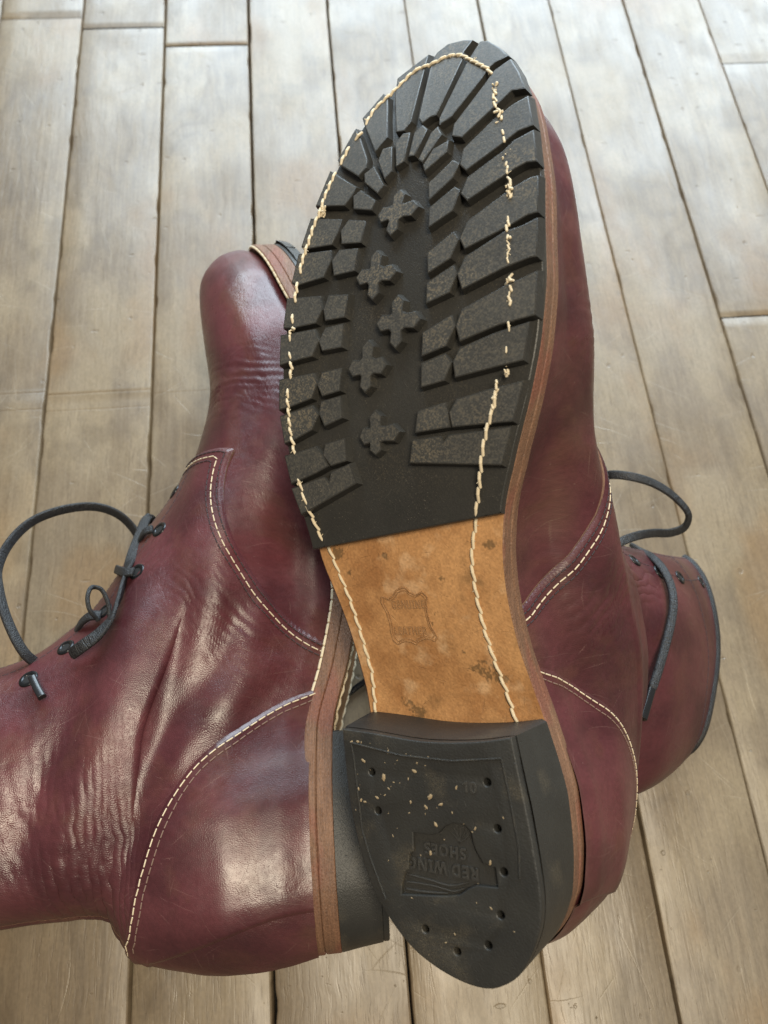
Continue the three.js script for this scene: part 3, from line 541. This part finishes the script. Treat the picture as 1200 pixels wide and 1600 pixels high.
const counterBack = (z, y) => z - lerp(15, 4, smooth(36, 92, y));

// ---------------------------------------------------------------- one boot; mir turns the right boot into a left one
const font = await new FontLoader().loadAsync('fonts/droid/droid_sans_bold.typeface.json');
function makeBoot(name, label, mir, opt) {
  const boot = new THREE.Group(); boot.name = name; boot.userData = { label, category: 'boot' }; scene.add(boot);
  const put = (part, g, mat, parent = boot, lab) => {
    const h = g.clone(); if (opt.warp) { const p = h.attributes.position; for (let i = 0; i < p.count; i++) p.setXYZ(i, ...opt.warp(p.getX(i), p.getY(i), p.getZ(i))); } h.scale(MM * mir, MM, MM);
    if (mir < 0) { if (h.index) { const ix = h.index.array; for (let i = 0; i < ix.length; i += 3) { const t = ix[i]; ix[i] = ix[i + 1]; ix[i + 1] = t; } } else for (const a of Object.values(h.attributes)) for (let i = 0; i < a.count; i += 3) for (let k = 0; k < a.itemSize; k++) { const p = (i + 1) * a.itemSize + k, q = (i + 2) * a.itemSize + k, t = a.array[p]; a.array[p] = a.array[q]; a.array[q] = t; } }
    h.computeBoundingSphere();
    const m = new THREE.Mesh(h, mat); m.name = part; m.castShadow = m.receiveShadow = true; if (lab) m.userData.label = lab; parent.add(m); return m;
  };
  seedState = 99 + mir * 7; const quarterEdge = mir > 0 ? quarterEdgeA : quarterEdgeB;
  // --- sole: welt, midsole, shank, half sole with its lugs, heel
  const wL = outlinePairs(-2, 310, 110), midTop = (z) => ySole(z) + 5.6;
  const weltGeo = plate(...wL, midTop, yWelt, 0.7, 0.15, 6), midGeo = plate(...wL, (z) => ySole(z), (z) => midTop(z) - 0.02, 0.55, 0, 10);
  const welt = put('welt', merged([weltGeo.walls, ...weltGeo.caps]), M.edge);
  const mid = put('midsole', merged([midGeo.walls, midGeo.caps[1]]), M.edge);
  put('shank', merged([midGeo.caps[0]]), M.tan);
  { // stitches standing on the welt
    const pts = [], r = cosRows(62, 306, 160); for (const z of r) pts.push(new THREE.Vector3(innerX(z) - 1.3, yWelt(z) + 0.3, z)); for (const z of r.slice().reverse()) pts.push(new THREE.Vector3(outerX(z) + 1.3, yWelt(z) + 0.3, z));
    const p = along(pts, 4.6); put('welt_stitching', merged(p.slice(0, -1).map((a, i) => bead(a, a.clone().lerp(p[i + 1], 0.8), 0.75))), M.thread, welt);
  }
  const rr = cosRows(0, 1, 70), hL = rr.map((t) => { const z = lerp(131.5, 310, t); return [outerX(z), z]; }), hR = rr.map((t) => { const z = lerp(138.5, 310, t); return [innerX(z), z]; });
  const halfGeo = plate(hL, hR, (z) => ySole(z) - 3.5, (z) => ySole(z) - 0.02, 0.5, 0, 14);
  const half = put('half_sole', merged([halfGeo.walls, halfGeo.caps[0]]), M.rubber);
  const lug = (flat, part, h0 = 0.35) => {
    let pts = pairs(flat); if (THREE.ShapeUtils.area(pts.map((p) => new THREE.Vector2(...p))) < 0) pts.reverse();
    const n = pts.length, inset = (d) => pts.map((p, i) => {
      const a = pts[(i + n - 1) % n], b = pts[(i + 1) % n], u = [p[0] - a[0], p[1] - a[1]], v = [b[0] - p[0], b[1] - p[1]], lu = Math.hypot(...u) || 1, lv = Math.hypot(...v) || 1;
      const n1 = [-u[1] / lu, u[0] / lu], n2 = [-v[1] / lv, v[0] / lv], m = [n1[0] + n2[0], n1[1] + n2[1]], k = Math.max(0.5, (m[0] * m[0] + m[1] * m[1]) / 2);
      return [p[0] + m[0] / k * d, p[1] + m[1] / k * d];
    });
    const jitter = (rnd() - 0.5) * 0.3, lev = [[0.15, 0], [-0.1, 0.35], [-0.75, 4.2]], pos = [], uv = [], idx = [], ring0 = inset(0.45);
    // top face as a fan of triangles, finely enough to follow the curve of the sole
    const tris = THREE.ShapeUtils.triangulateShape(ring0.map((p) => new THREE.Vector2(...p)), []);
    ring0.forEach(([x, z]) => { pos.push(x, yLug(z) + jitter, z); uv.push(x / 100, z / 100); });
    for (const t of tris) idx.push(...t);
    const top = geo(pos, idx, uv); { const a = top.attributes.normal; let s = 0; for (let i = 0; i < a.count; i++) s += a.getY(i); if (s > 0) flip(top); }
    const P = [], U = [], I = [], rings = [[0.45, 0], [0.08, 0.1], [-0.05, 0.5], [-0.7, 4.1]];
    let arcs = 0;
    rings.forEach(([d, dy], k) => { arcs = 0; const q = inset(d); for (let i = 0; i <= n; i++) { const [x, z] = q[i % n]; P.push(x, yLug(z) + dy + jitter, z); U.push((x + z) / 100, dy / 100 + z / 100); } });
    for (let k = 0; k < 3; k++) for (let i = 0; i < n; i++) { const a = k * (n + 1) + i, b = a + n + 1; I.push(a, a + 1, b, b, a + 1, b + 1); }
    const wall = geo(P, I, U); { const a = wall.attributes.normal, p = wall.attributes.position; let cx = 0, cz = 0; for (const [x, z] of pts) { cx += x / n; cz += z / n; } let s = 0; for (let i = 0; i < a.count; i++) s += a.getX(i) * (p.getX(i) - cx) + a.getZ(i) * (p.getZ(i) - cz); if (s < 0) flip(wall); }
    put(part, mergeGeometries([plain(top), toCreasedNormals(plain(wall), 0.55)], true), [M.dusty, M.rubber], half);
  };
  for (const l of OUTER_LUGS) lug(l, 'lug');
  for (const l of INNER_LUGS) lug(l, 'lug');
  for (const c of CROSSES) {                          // four-armed studs down the middle
    const q = pairs(c), cx = (q[0][0] + q[2][0]) / 2, cz = (q[1][1] + q[3][1]) / 2, out = [];
    const arms = q.map(([x, z]) => [x - cx, z - cz]);
    arms.forEach(([ax, az], i) => {
      const l = Math.hypot(ax, az), ux = ax / l, uz = az / l, px = -uz, pz = ux, w = i % 2 ? 2.7 : 2.2, nx = arms[(i + 1) % 4], ln = Math.hypot(...nx);
      const s = px * nx[0] + pz * nx[1] > 0 ? 1 : -1;
      for (const [r, o] of [[0.36, -w * s * 0.92], [0.74, -w * s * 1.08], [1, 0], [0.74, w * s * 1.08], [0.36, w * s * 0.92]]) out.push(cx + ux * l * r + px * o, cz + uz * l * r + pz * o);
    });
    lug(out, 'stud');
  }
  // --- heel: block, top lift with nail holes and a sunk emblem
  const heelB = [[-28, 71.5], [-26.4, 51], [-24, 39], [-20.9, 28.4], [-15.6, 18.3], [-6.8, 8.9], [2, 3.9], [12, 1.2], [20.2, 1.2], [25.9, 3.7], [30, 7.1], [33.3, 12], [36, 18], [37.4, 23.1], [37.8, 30], [36.9, 39], [35.3, 50.6], [33.3, 62.4], [31.6, 73], [19.3, 70.8], [2, 69.7], [-16.9, 71]];
  const hc = new THREE.SplineCurve(heelB.slice(0, 19).map((p) => new THREE.Vector2(...p))).getPoints(70), hb = new THREE.SplineCurve(heelB.slice(18).concat([heelB[0]]).map((p) => new THREE.Vector2(...p))).getPoints(16).slice(1, -1);
  const heelOut = [...hc, ...hb];
  {
    const seatRow = (p) => { const z = p.y; const k = smooth(30, -2, z); return p; };
    const top = heelOut.map((p, i) => { // the seat follows the outline of the midsole
      if (i >= hc.length) return [lerp(-33.8, 33.2, (p.x + 28) / 59.6), p.y + 0.8];
      const f = i / (hc.length - 1), tot = 1; return null;
    });
    const rows = []; for (const z of cosRows(72, -2, 35)) rows.push([outerX(z), z]); const rowsR = []; for (const z of cosRows(-2, 73, 35)) rowsR.push([innerX(z), z]);
    const seat = new THREE.CatmullRomCurve3([...rows, ...rowsR.slice(1)].map(([x, z]) => new THREE.Vector3(x, 0, z))).getSpacedPoints(hc.length - 1).map((v) => [v.x, v.z]);
    const bot = hc.length ? new THREE.CatmullRomCurve3(hc.map((p) => new THREE.Vector3(p.x, 0, p.y))).getSpacedPoints(hc.length - 1).map((v) => [v.x, v.z]) : [];
    const B = [...bot, ...hb.map((p) => [p.x, p.y])], T = [...seat, ...hb.map((p) => [lerp(33.6, -34, (31.6 - p.x) / 59.6), p.y + 1.2])], n = B.length, pos = [], uv = [], idx = [];
    let arc = 0; const arcs = [0]; for (let i = 1; i <= n; i++) { arc += Math.hypot(B[i % n][0] - B[i - 1][0], B[i % n][1] - B[i - 1][1]); arcs.push(arc); }
    const lv = [3.4, 5, 10, 15, 20, 25.95];
    for (const y of lv) for (let i = 0; i <= n; i++) { const f = (y - 0) / 26, g = Math.pow(f, 0.9); pos.push(lerp(B[i % n][0], T[i % n][0], g), y, lerp(B[i % n][1], T[i % n][1], g)); uv.push(arcs[i] / 100, y / 100); }
    for (let k = 0; k < lv.length - 1; k++) for (let i = 0; i < n; i++) { const a = k * (n + 1) + i, b = a + n + 1; idx.push(a, a + 1, b, b, a + 1, b + 1); }
    const wall = geo(pos, idx, uv); if (outward(wall) < 0) flip(wall);
    const sh = new THREE.Shape(B.map(([x, z]) => new THREE.Vector2(x, z))), cap = new THREE.ShapeGeometry(sh); cap.rotateX(Math.PI / 2); cap.translate(0, 3.4, 0);
    const block = put('heel_block', merged([toCreasedNormals(plain(wall), 0.8), cap]), M.heel);
    const lift = new THREE.Shape(B.map(([x, z]) => new THREE.Vector2(x, z)));
    for (const [x, z] of pairs(NAILS)) { const p = new THREE.Path(); p.absarc(x, z, 1.15, 0, Math.PI * 2, true); lift.holes.push(p); }
    const em = pairs(EMBLEM); if (opt.emblem) lift.holes.push(new THREE.Path(em.map((p) => new THREE.Vector2(...p))));
    const lg = new THREE.ExtrudeGeometry(lift, { depth: 2.2, bevelEnabled: true, bevelThickness: 0.6, bevelSize: 0.6, bevelOffset: -0.6, bevelSegments: 3, steps: 1, curveSegments: 10 });
    lg.rotateX(Math.PI / 2); lg.translate(0, 2.8, 0);
    const uvs = lg.attributes.uv, ps = lg.attributes.position; for (let i = 0; i < uvs.count; i++) uvs.setXY(i, ps.getX(i) / 100 + 0.3, (ps.getZ(i) + ps.getY(i)) / 100 + 0.55);
    const liftMesh = put('top_lift', toCreasedNormals(lg, 0.5), M.heel, block);
    const frame = pairs(HEEL_FRAME).map(([x, z]) => new THREE.Vector3(x, 0.05, z)), fr = [];
    const seg = (a, b) => { const n = Math.ceil(a.distanceTo(b) / 2), pts = []; for (let i = 0; i <= n; i++) pts.push(a.clone().lerp(b, i / n)); fr.push(new THREE.TubeGeometry(new THREE.CatmullRomCurve3(pts), n * 2, 0.42, 6)); };
    for (let i = 0; i < frame.length - 1; i++) seg(frame[i], frame[i + 1]);
    put('border_ridge', merged(fr), M.heel, block);
    if (opt.emblem) {
      const eg = new THREE.ExtrudeGeometry(new THREE.Shape(em.map((p) => new THREE.Vector2(...p))), { depth: 0.8, bevelEnabled: false }); eg.rotateX(Math.PI / 2); eg.translate(0, 2.2, 0);
      const plateMesh = put('emblem', plain(eg), M.heel, block);
      const tx = (s, size, x, z, rot, y, d) => { const t = new TextGeometry(s, { font, size, depth: d, curveSegments: 3, bevelEnabled: true, bevelThickness: 0.12, bevelSize: 0.1, bevelSegments: 1 }); t.computeBoundingBox(); const b = t.boundingBox; t.translate(-(b.min.x + b.max.x) / 2, -(b.min.y + b.max.y) / 2, 0); t.rotateZ(rot); t.scale(mir, 1, 1); t.rotateX(Math.PI / 2); t.translate(x, y, z); return plain(t); };
      put('lettering', merged([tx('SHOES', 3.4, 7.6, 37.6, Math.PI, 1.45, 0.5), tx('RED WING', 3.6, 6.4, 32.4, Math.PI, 1.45, 0.5)]), M.rubber, block);
      put('number', tx('10', 3.2, 17.4, 57.6, 0, 0.1, 0.2), M.rubber, block);
      const wing = []; const tube = (l, r) => wing.push(new THREE.TubeGeometry(new THREE.CatmullRomCurve3(l.map(([x, z]) => new THREE.Vector3(x, 1.35, z))), 24, r, 5));
      tube([[-6, 28.6], [2, 28.1], [9, 27.6], [15, 29.6]], 0.4); tube([[-6.6, 26.2], [3, 26.6], [10, 26.2], [13.5, 27.6]], 0.4); tube([[-6.6, 24], [1, 24.4], [8, 25.3]], 0.45);
      for (const a of [0.5, 0.95, 1.4, 1.85, 2.3]) tube([[12.5, 40.6], [12.5 + 2 * Math.cos(a), 40.8 + 2 * Math.sin(a)], [12.5 + 4.2 * Math.cos(a + 0.1), 40.8 + 4.2 * Math.sin(a + 0.1)]], 0.22);
      put('wing_emblem', merged(wing), M.rubber, block);
      const clods = []; for (let k = 0; k < 56; k++) { const near = k < 30, x = near ? -24 + rnd() * 30 : -20 + rnd() * 54, z = near ? 46 + rnd() * 22 : 6 + rnd() * 60, r = 0.12 + rnd() * rnd() * 0.55; const s = new THREE.IcosahedronGeometry(r, 1); const p = s.attributes.position; for (let i = 0; i < p.count; i++) { const f = 0.7 + 0.6 * hash(Math.round(p.getX(i) * 90), Math.round(p.getZ(i) * 90), k); p.setXYZ(i, p.getX(i) * f * (0.6 + rnd() * 0.02), p.getY(i) * 0.45, p.getZ(i) * f * 1.4); } s.computeVertexNormals(); s.rotateY(rnd() * 3); s.translate(x, 0.02, z); if (Math.hypot(x - 6, z - 35) > 0) clods.push(s); }
      for (const [x, z, r] of [[-12.5, 57.5, 1.9], [-20, 62, 1.3], [-22.5, 53, 1.1], [-21.5, 49.5, 1.1], [-1.2, 60.5, 1.4], [5.5, 45.3, 1.3], [4, 53.4, 1.7], [7.5, 51.5, 1.2], [2.3, 50.2, 1.2], [-3, 51, 1], [3.2, 36.7, 1.1], [13, 57, 1], [-24.5, 67.5, 1.2]]) { const s = new THREE.IcosahedronGeometry(r, 2), p = s.attributes.position; for (let i = 0; i < p.count; i++) { const f = 0.35 + 1.0 * fbm(p.getX(i) / 9 + x / 7 + 3, p.getZ(i) / 9 + z / 9 + 3, 30, 30, 9, 2); p.setXYZ(i, p.getX(i) * f * 0.7, p.getY(i) * 0.38, p.getZ(i) * f * 1.25); } s.scale(0.58, 0.6, 0.58); s.computeVertexNormals(); s.rotateY(x); s.translate(x, 0.05, z); clods.push(s); }
      put('dried_mud', merged(clods), M.clod, block).userData.kind = 'stuff';
    }
  }
  { // stamp pressed into the shank
    const o = pairs(STAMP), ring = (k, r) => { const cx = -11.6, cz = 107, pts = o.map(([x, z]) => { const X = cx + (x - cx) * k, Z = cz + (z - cz) * k; return new THREE.Vector3(X, ySole(Z) - 0.02, Z); }); const out = []; for (let i = 0; i < pts.length; i++) out.push(bead(pts[i], pts[(i + 1) % pts.length], r, 6)); return out; };
    const tx = (s, w, x, z) => { const t = new TextGeometry(s, { font, size: 2.5, depth: 0.45, curveSegments: 3, bevelEnabled: true, bevelThickness: 0.12, bevelSize: 0.08, bevelSegments: 1 }); t.computeBoundingBox(); const b = t.boundingBox; t.translate(-(b.min.x + b.max.x) / 2, -(b.min.y + b.max.y) / 2, 0); t.scale(w / (b.max.x - b.min.x) * mir, 1.15, 1); t.rotateX(-Math.PI / 2); t.scale(1, 1, -1); const q = plain(t); for (const a of Object.values(q.attributes)) for (let i = 0; i < a.count; i += 3) for (let k = 0; k < a.itemSize; k++) { const u = (i + 1) * a.itemSize + k, v = (i + 2) * a.itemSize + k, s2 = a.array[u]; a.array[u] = a.array[v]; a.array[v] = s2; } const p = q.attributes.position; for (let i = 0; i < p.count; i++) { const Z = p.getZ(i) + z; p.setXYZ(i, p.getX(i) + x, ySole(Z) - 0.05 - (p.getY(i) - 0.12) * -0.6, Z); } q.computeVertexNormals(); return q; };
    if (opt.emblem) put('stamp', merged([...ring(1, 0.36), ...ring(0.9, 0.24), tx('GENUINE', 13, -10.8, 110.9), tx('LEATHER', 13, -11.6, 101.9)]), M.tan);
  }
  { // thick waxed thread of the outsole
    const [s0, s1, s2, s3] = STITCH.map(pairs), list = [];
    const row = (pts, yf, step, fr, skip) => { const p = along(pts.map(([x, z]) => new THREE.Vector3(x, yf(z), z)), step); for (let i = 0; i < p.length - 1; i++) { if (skip && rnd() < skip) continue; const d = p[i + 1].clone().sub(p[i]), n = new THREE.Vector3(d.z, 0, -d.x).normalize(), a = p[i].clone().addScaledVector(n, 0.35), b = p[i].clone().lerp(p[i + 1], fr).addScaledVector(n, -0.35), m = a.clone().lerp(b, 0.5); m.y -= 0.25; a.y += 0.3; b.y += 0.3; list.push(bead(a, m, 0.56), bead(m, b, 0.6)); for (let k = 0; k < 2; k++) if (rnd() < 0.45) { const q = m.clone(); q.x += (rnd() - 0.5) * 2.4; q.z += (rnd() - 0.5) * 2.4; list.push(bead(m, q, 0.13, 4)); } } };
    row(s0, (z) => ySole(z) - 0.2, 5.4, 0.96); row(s1.filter((_, i) => i < 5), (z) => yLug(z) + lerp(3.4, 0.1, smooth(133, 148, z)), 5, 0.94); row(s1.filter((_, i) => i >= 4 && i <= 13), (z) => yLug(z) + 0.1, 3.4, 0.9, 0.3); row(s1.filter((_, i) => i > 12), (z) => yLug(z) - 0.1, 3.6, 1, 0.1);
    row(s2, (z) => ySole(z) - 0.2, 5.4, 0.97); row(s3, (z) => yLug(z) + lerp(3.4, 0, smooth(139, 152, z)), 5, 0.95);
    const right = pairs(TUFTS).slice(0, 13).map(([x, z]) => [x, z]);
    { const p = along([[31, 169.2], [33.6, 178.4], ...right].map(([x, z]) => new THREE.Vector3(x, yLug(z) - 0.05, z)), 1.5); let on = true; for (let i = 0; i < p.length - 1; i++) { if (rnd() < 0.22) on = !on; if (!on && rnd() < 0.75) continue; const w = () => new THREE.Vector3((rnd() - 0.5) * 1.3, (rnd() - 0.5) * 0.4, (rnd() - 0.5) * 0.8); list.push(bead(p[i].clone().add(w()), p[i + 1].clone().add(w()), 0.32 + 0.22 * rnd(), 5)); if (rnd() < 0.4) { const a = p[i].clone(); list.push(bead(a, a.clone().add(w()).add(w()), 0.12, 4)); } } }
    pairs(TUFTS).forEach(([x, z], k) => { if (k % 2) return; const big = k % 3 === 0; for (let i = 0; i < (big ? 9 : 5); i++) { const a = new THREE.Vector3(x + (rnd() - 0.5) * 2, yLug(z) + rnd() * 1.4 - 0.3, z + (rnd() - 0.5) * 4), b = a.clone().add(new THREE.Vector3((rnd() - 0.5) * 2.4, (rnd() - 0.6) * 1.2, (rnd() - 0.5) * 2.6)); list.push(bead(a, b, 0.2 + rnd() * 0.4, 5)); } });
    put('sole_stitching', merged(list), M.thread);
  }
  // --- the leather of the upper
  const U = makeUpper(opt), gap = opt.gap ?? 9;
  const qg = (p, arc) => Math.min(quarterEdge(p[2], p[1]), arc - gap), cg = (p) => Math.min(counterEdge(p[2], p[1]), counterBack(p[2], p[1]));
  const add = (part, g, off, depth, lab, from, to) => { const r = U.piece(g, off, depth, from, to), m = put(part, r.face, part === 'heel_counter' || part === 'vamp' ? M.polished : M.leather, boot, lab); if (r.edge) put('cut_edge', r.edge, M.rawEdge, m); return m; };
  add('vamp', (p, arc) => 6 - quarterEdge(p[2], p[1]), 0, 0);
  add('tongue', (p, arc, f, t) => Math.min(quarterEdge(p[2], p[1]) + 8, 26 - arc), -1.6, 0);
  const inner = add('quarter', (p, arc, f) => (f < 0 ? -5 : qg(p, arc)), 1.8, 2.2), outer = add('quarter', (p, arc, f) => (f > 0 ? -5 : qg(p, arc)), 1.8, 2.2);
  const cIn = add('heel_counter', (p, arc, f) => (f < 0 ? -5 : cg(p)), 3.4, 2.2), cOut = add('heel_counter', (p, arc, f) => (f > 0 ? -5 : cg(p)), 3.4, 2.2);
  add('backstay', (p) => Math.min(5 - counterBack(p[2], p[1]), 95 - p[1], 30 - p[2]), 2.0, 0.5);
  add('back_seam', (p, arc, f) => Math.min((Math.abs(f) - 0.945) * 90, p[1] - 88), 2.6, 1.6);
  const lin = U.piece((p, arc) => arc - gap - 0.3, -0.9, 0, Math.floor(U.NT * 0.7), U.NT, true); put('lining', flip(lin.face).clone(), M.lining);
  const rims = [1, -1].map((s) => { const pts = U.rim(s, gap, 1.2); return new THREE.TubeGeometry(new THREE.CatmullRomCurve3(pts.filter((_, i) => i % 5 === 0 || i === pts.length - 1)), 160, 2.3, 10); });
  put('rim_binding', merged(rims), M.binding);
  const stitches = (lines, parent, mat, r, step = 3.5, fr = 0.72, part = 'stitching') => {
    const list = []; for (const l of lines) { const p = along(l.map((v) => v[0]), step); for (let i = 0; i < p.length - 1; i++) list.push(bead(p[i], p[i].clone().lerp(p[i + 1], fr), r, 5)); }
    if (list.length) put(part, merged(list), mat, parent);
  };
  for (const [s, q, c] of [[1, inner, cIn], [-1, outer, cOut]]) {
    const on = (f) => f * s > 0.004;
    const L = (d) => U.line((p, arc, f) => (on(f) && arc > gap + 2.5 && p[1] > yWelt(p[2]) - 1 ? quarterEdge(p[2], p[1]) - d : -1e4), 1.85);
    stitches(L(4.4), q, M.thread, 0.27); stitches(L(2.2), q, M.darkThread, 0.3, 2.6); stitches(L(6.2), q, M.darkThread, 0.28, 2.6);
    const F = (d) => U.line((p, arc, f) => (on(f) && quarterEdge(p[2], p[1]) > 2.5 ? arc - gap - d : -1e4), 1.7, Math.floor(U.NT * 0.42));
    stitches(F(2.4), q, M.darkThread, 0.3, 2.6); stitches(F(16), q, M.darkThread, 0.3, 2.8);
    const C = (d) => U.line((p, arc, f) => (on(f) && counterBack(p[2], p[1]) > 3 && p[1] > yWelt(p[2]) - 1 ? counterEdge(p[2], p[1]) - d : -1e4), 3.45);
    stitches(C(1.9), c, M.thread, 0.27, 3.3); stitches(C(4.0), c, M.paleThread, 0.24, 3.0);
    stitches(U.line((p, arc, f, t) => (on(f) && arc > gap + 2 ? t - 0.955 : -1e4), 1.75), q, M.darkThread, 0.3, 2.8);
  }
  for (const [z, y] of opt.eyelets) for (const s of [1, -1]) {
    const [p, n] = U.nearest(z, y, s, 1.75), qn = new THREE.Quaternion().setFromUnitVectors(new THREE.Vector3(0, 0, 1), n);
    const ring = new THREE.TorusGeometry(2.6, 0.95, 10, 28); ring.scale(1, 1, 0.7); ring.applyQuaternion(qn); ring.translate(p.x, p.y, p.z);
    const e = put('eyelet', ring, M.eyelet); const disc = new THREE.CylinderGeometry(2.1, 2.1, 0.5, 18); disc.rotateX(Math.PI / 2); disc.applyQuaternion(qn); disc.translate(p.x, p.y, p.z); put('eyelet_hole', disc, M.hole, e);
  }
  return boot;
}
// wrinkles: bands of ridges round a spot in the side view; [z, y, angle of the ridges, half length, half width, spacing, height, side]
const wrinkles = (list, folds) => (x, y, z, n) => {
  let d = 0;
  for (const [cz, cy, ang, hl, hw, sp, amp, side] of list) {
    if (side && x * side < -2) continue;
    const dz = z - cz, dy = y - cy, u = dz * Math.cos(ang) + dy * Math.sin(ang), v = -dz * Math.sin(ang) + dy * Math.cos(ang), w = Math.exp(-((u / hl) ** 2) - ((v / hw) ** 2)); if (w < 0.01) continue;
    const warp = 2.2 * fbm(mod(u / 90 + 7.3, 1), mod(v / 90 + 3.1, 1), 7, 9, 301, 3), k = v / sp + warp, s = Math.abs(Math.sin(Math.PI * k)), br = smooth(0.3, 0.6, fbm(mod(u / 70 + 0.37 * Math.floor(k), 1), mod(v / 40 + 5, 1), 5, 5, 311, 3));
    d += amp * w * (s - 0.6) * (0.35 + 0.65 * br);
  }
  for (const [z0, y0, z1, y1, wd, amp, side] of folds) {
    if (side && x * side < -2) continue;
    const ez = z1 - z0, ey = y1 - y0, L = Math.hypot(ez, ey), t = ((z - z0) * ez + (y - y0) * ey) / (L * L), q = ((z - z0) * ey - (y - y0) * ez) / L, f = smooth(-0.25, 0.2, t) * smooth(1.25, 0.8, t);
    d += amp * f * Math.exp(-((q / wd) ** 2));
  }
  return d + 0.5 * (fbm(mod(z / 200 + 9, 1), mod((y + x) / 200 + 9, 1), 9, 9, 321, 4) - 0.5);
};
const pose = (o, m, t) => { const k = new THREE.Matrix4().set(m[0], m[1], m[2], t[0], m[3], m[4], m[5], t[1], m[6], m[7], m[8], t[2], 0, 0, 0, 1); k.decompose(o.position, o.quaternion, o.scale); };

const EYE = [[175, 81], [155, 86.5], [137, 94], [124, 108], [111, 122], [100, 134], [95, 148], [94, 164], [95, 186]];
const bootA = makeBoot('leather_boot', 'burgundy leather boot tipped over so its black lugged sole faces the camera', 1, {
  emblem: true, uv: 0.13, eyelets: [[176, 84], [160, 91], [146, 99], [137, 109], [128, 122], [122, 136], [117, 152], [114, 172], [111, 206]], wIn: 1.06, keys: [[10, 0, 4], [10, 1, 4], [11, 0, 11], [11, 1, 4], [12, 0, 17], [12, 1, 2], [13, 0, 20], [14, 0, 20], [14, 1, 8], [15, 0, 17], [15, 1, 30], [15, 4, 4], [15, 3, -8], [15, 2, 15], [14, 2, 9], [13, 2, 3]],
  deform: (x, y, z, t, side) => {
    const k = smooth(100, 190, y), cx = 4;
    let X = cx + (x - cx) * (1 - 0.42 * k) + 27 * k; if (side > 0) X += 5.5 * smooth(165, 205, z) * smooth(310, 270, z) * smooth(34, 52, y) - 7 * Math.exp(-(((y - 122) / 10) ** 2)) * smooth(120, 70, z);
    return [X, y - 26 * smooth(150, 215, y) * smooth(75, 10, z), z];
  },
  crease: wrinkles([[205, 58, 1.3, 26, 16, 3.8, 0.35, 0], [104, 62, 0.9, 26, 18, 3.6, 0.6, 0], [60, 118, 0.1, 45, 14, 3.4, 0.6, 0], [140, 100, 2.2, 20, 14, 3.2, 0.55, 0], [118, 118, 1.7, 24, 12, 4.5, 0.9, 1]], [[120, 96, 60, 116, 6, 2.2, 1], [150, 60, 100, 80, 9, -1.6, 1]]),
});
pose(bootA, [0.81424, 0.57981, 0.0287, 0.54506, -0.78059, 0.30591, 0.19978, -0.23344, -0.95163], [0.01864, 0.13298, 0.04118]);
const bootB = makeBoot('leather_boot_001', 'burgundy leather boot lying on its side, toe up, sole edge to the right', -1, {
  emblem: false, uv: 0.57, gap: 11, warp: (x, y, z) => [x, y + 6 * (Math.max(0, z - 215) / 95) ** 1.6 + 0.15 * Math.max(0, x) * smooth(205, 265, z) - 3.5 * Math.exp(-(((z - 105) / 40) ** 2)) + (z < 76 ? 0.38 * Math.max(0, 26 - y) : 0), z + 4.5 * smooth(48, -4, z)], eyelets: EYE.slice(0, 9),
  deform: (x, y, z) => [x, y, z],
  crease: wrinkles([[26, 104, 0.05, 44, 11, 2.4, 0.8, 0], [36, 118, 0.12, 40, 14, 3.1, 0.7, 0], [62, 134, 0.3, 30, 14, 4, 0.35, 0], [216, 50, 1.25, 30, 13, 3.2, 0.65, 0], [114, 62, 0.75, 26, 13, 3.0, 0.6, 0], [140, 88, 2.3, 15, 11, 3.0, 0.45, 0]], [[126, 76, 22, 98, 8, -4.5, 1], [120, 58, 70, 84, 6, -2.0, 1], [128, 92, 40, 116, 8, 2.4, 1], [100, 48, 84, 66, 6, 1.5, 1], [95, 112, 40, 128, 9, -2.5, 1], [70, 70, 40, 92, 5, -1.2, 1]]),
});
pose(bootB, [-0.00013, -0.99997, -0.00797, -0.99995, 0.00021, -0.0096, 0.0096, 0.00797, -0.99992], [0.02061, 0.06314, 0.04213]);
bootB.scale.setScalar(1.08);

// ---------------------------------------------------------------- laces, given where they lie in the room (millimetres) and hung under their boot
function lacePart(boot, part, g, mat) {
  g.scale(MM, MM, MM); boot.updateMatrixWorld(true); g.applyMatrix4(boot.matrixWorld.clone().invert());
  const m = new THREE.Mesh(g, mat); m.name = part; m.castShadow = m.receiveShadow = true; boot.add(m); return m;
}
const V = (x, y, z) => new THREE.Vector3(x, y, z);
const lift = (l, d) => triples(l).map((p, i, a) => p.setY(p.y + d * (1 - 0.7 * (i / (a.length - 1)) ** 2)));
lacePart(bootB, 'lace', merged([
  strap(triples(B_LOOP), 4.1, 1.7, null, (t) => 0.75 + 0.3 * Math.sin(t * 5)), strap(triples(B_STRAP), 4.9, 1.7, null, (t) => 0.1 + 1.35 * smooth(0.42, 0.6, t) * smooth(0.98, 0.66, t)),
  strap(triples(B_CURL), 4.4, 1.7, V(0.3, 0.9, 0.3)), strap(triples(B_CURL2), 4.2, 1.7, V(0, 0.3, 1)), strap(lift(B_CROSS1, 6), 3.8, 1.7, V(0, 0.3, 1)), strap(lift(B_CROSS2, 7), 3.8, 1.7, V(0, 0.3, 1)),
]), M.lace);
lacePart(bootB, 'aglet', strap(triples(B_TIP), 3, 2.4, V(1, 0, 0)), M.aglet);
lacePart(bootA, 'lace', merged([strap(triples(A_LOOP), 4.1, 1.7, null, (t) => 0.5 - 1.0 * Math.sin(t * 3.1)), strap(triples(A_END), 3.6, 2.4, null)]), M.lace);
lacePart(bootA, 'aglet', strap(triples(A_TIP), 3.3, 3, null), M.aglet);
lacePart(bootA, 'lace_end', strap(triples(FLOOR_END), 3, 2.2, V(0, 0, 1)), M.aglet);

renderer.render(scene, camera);
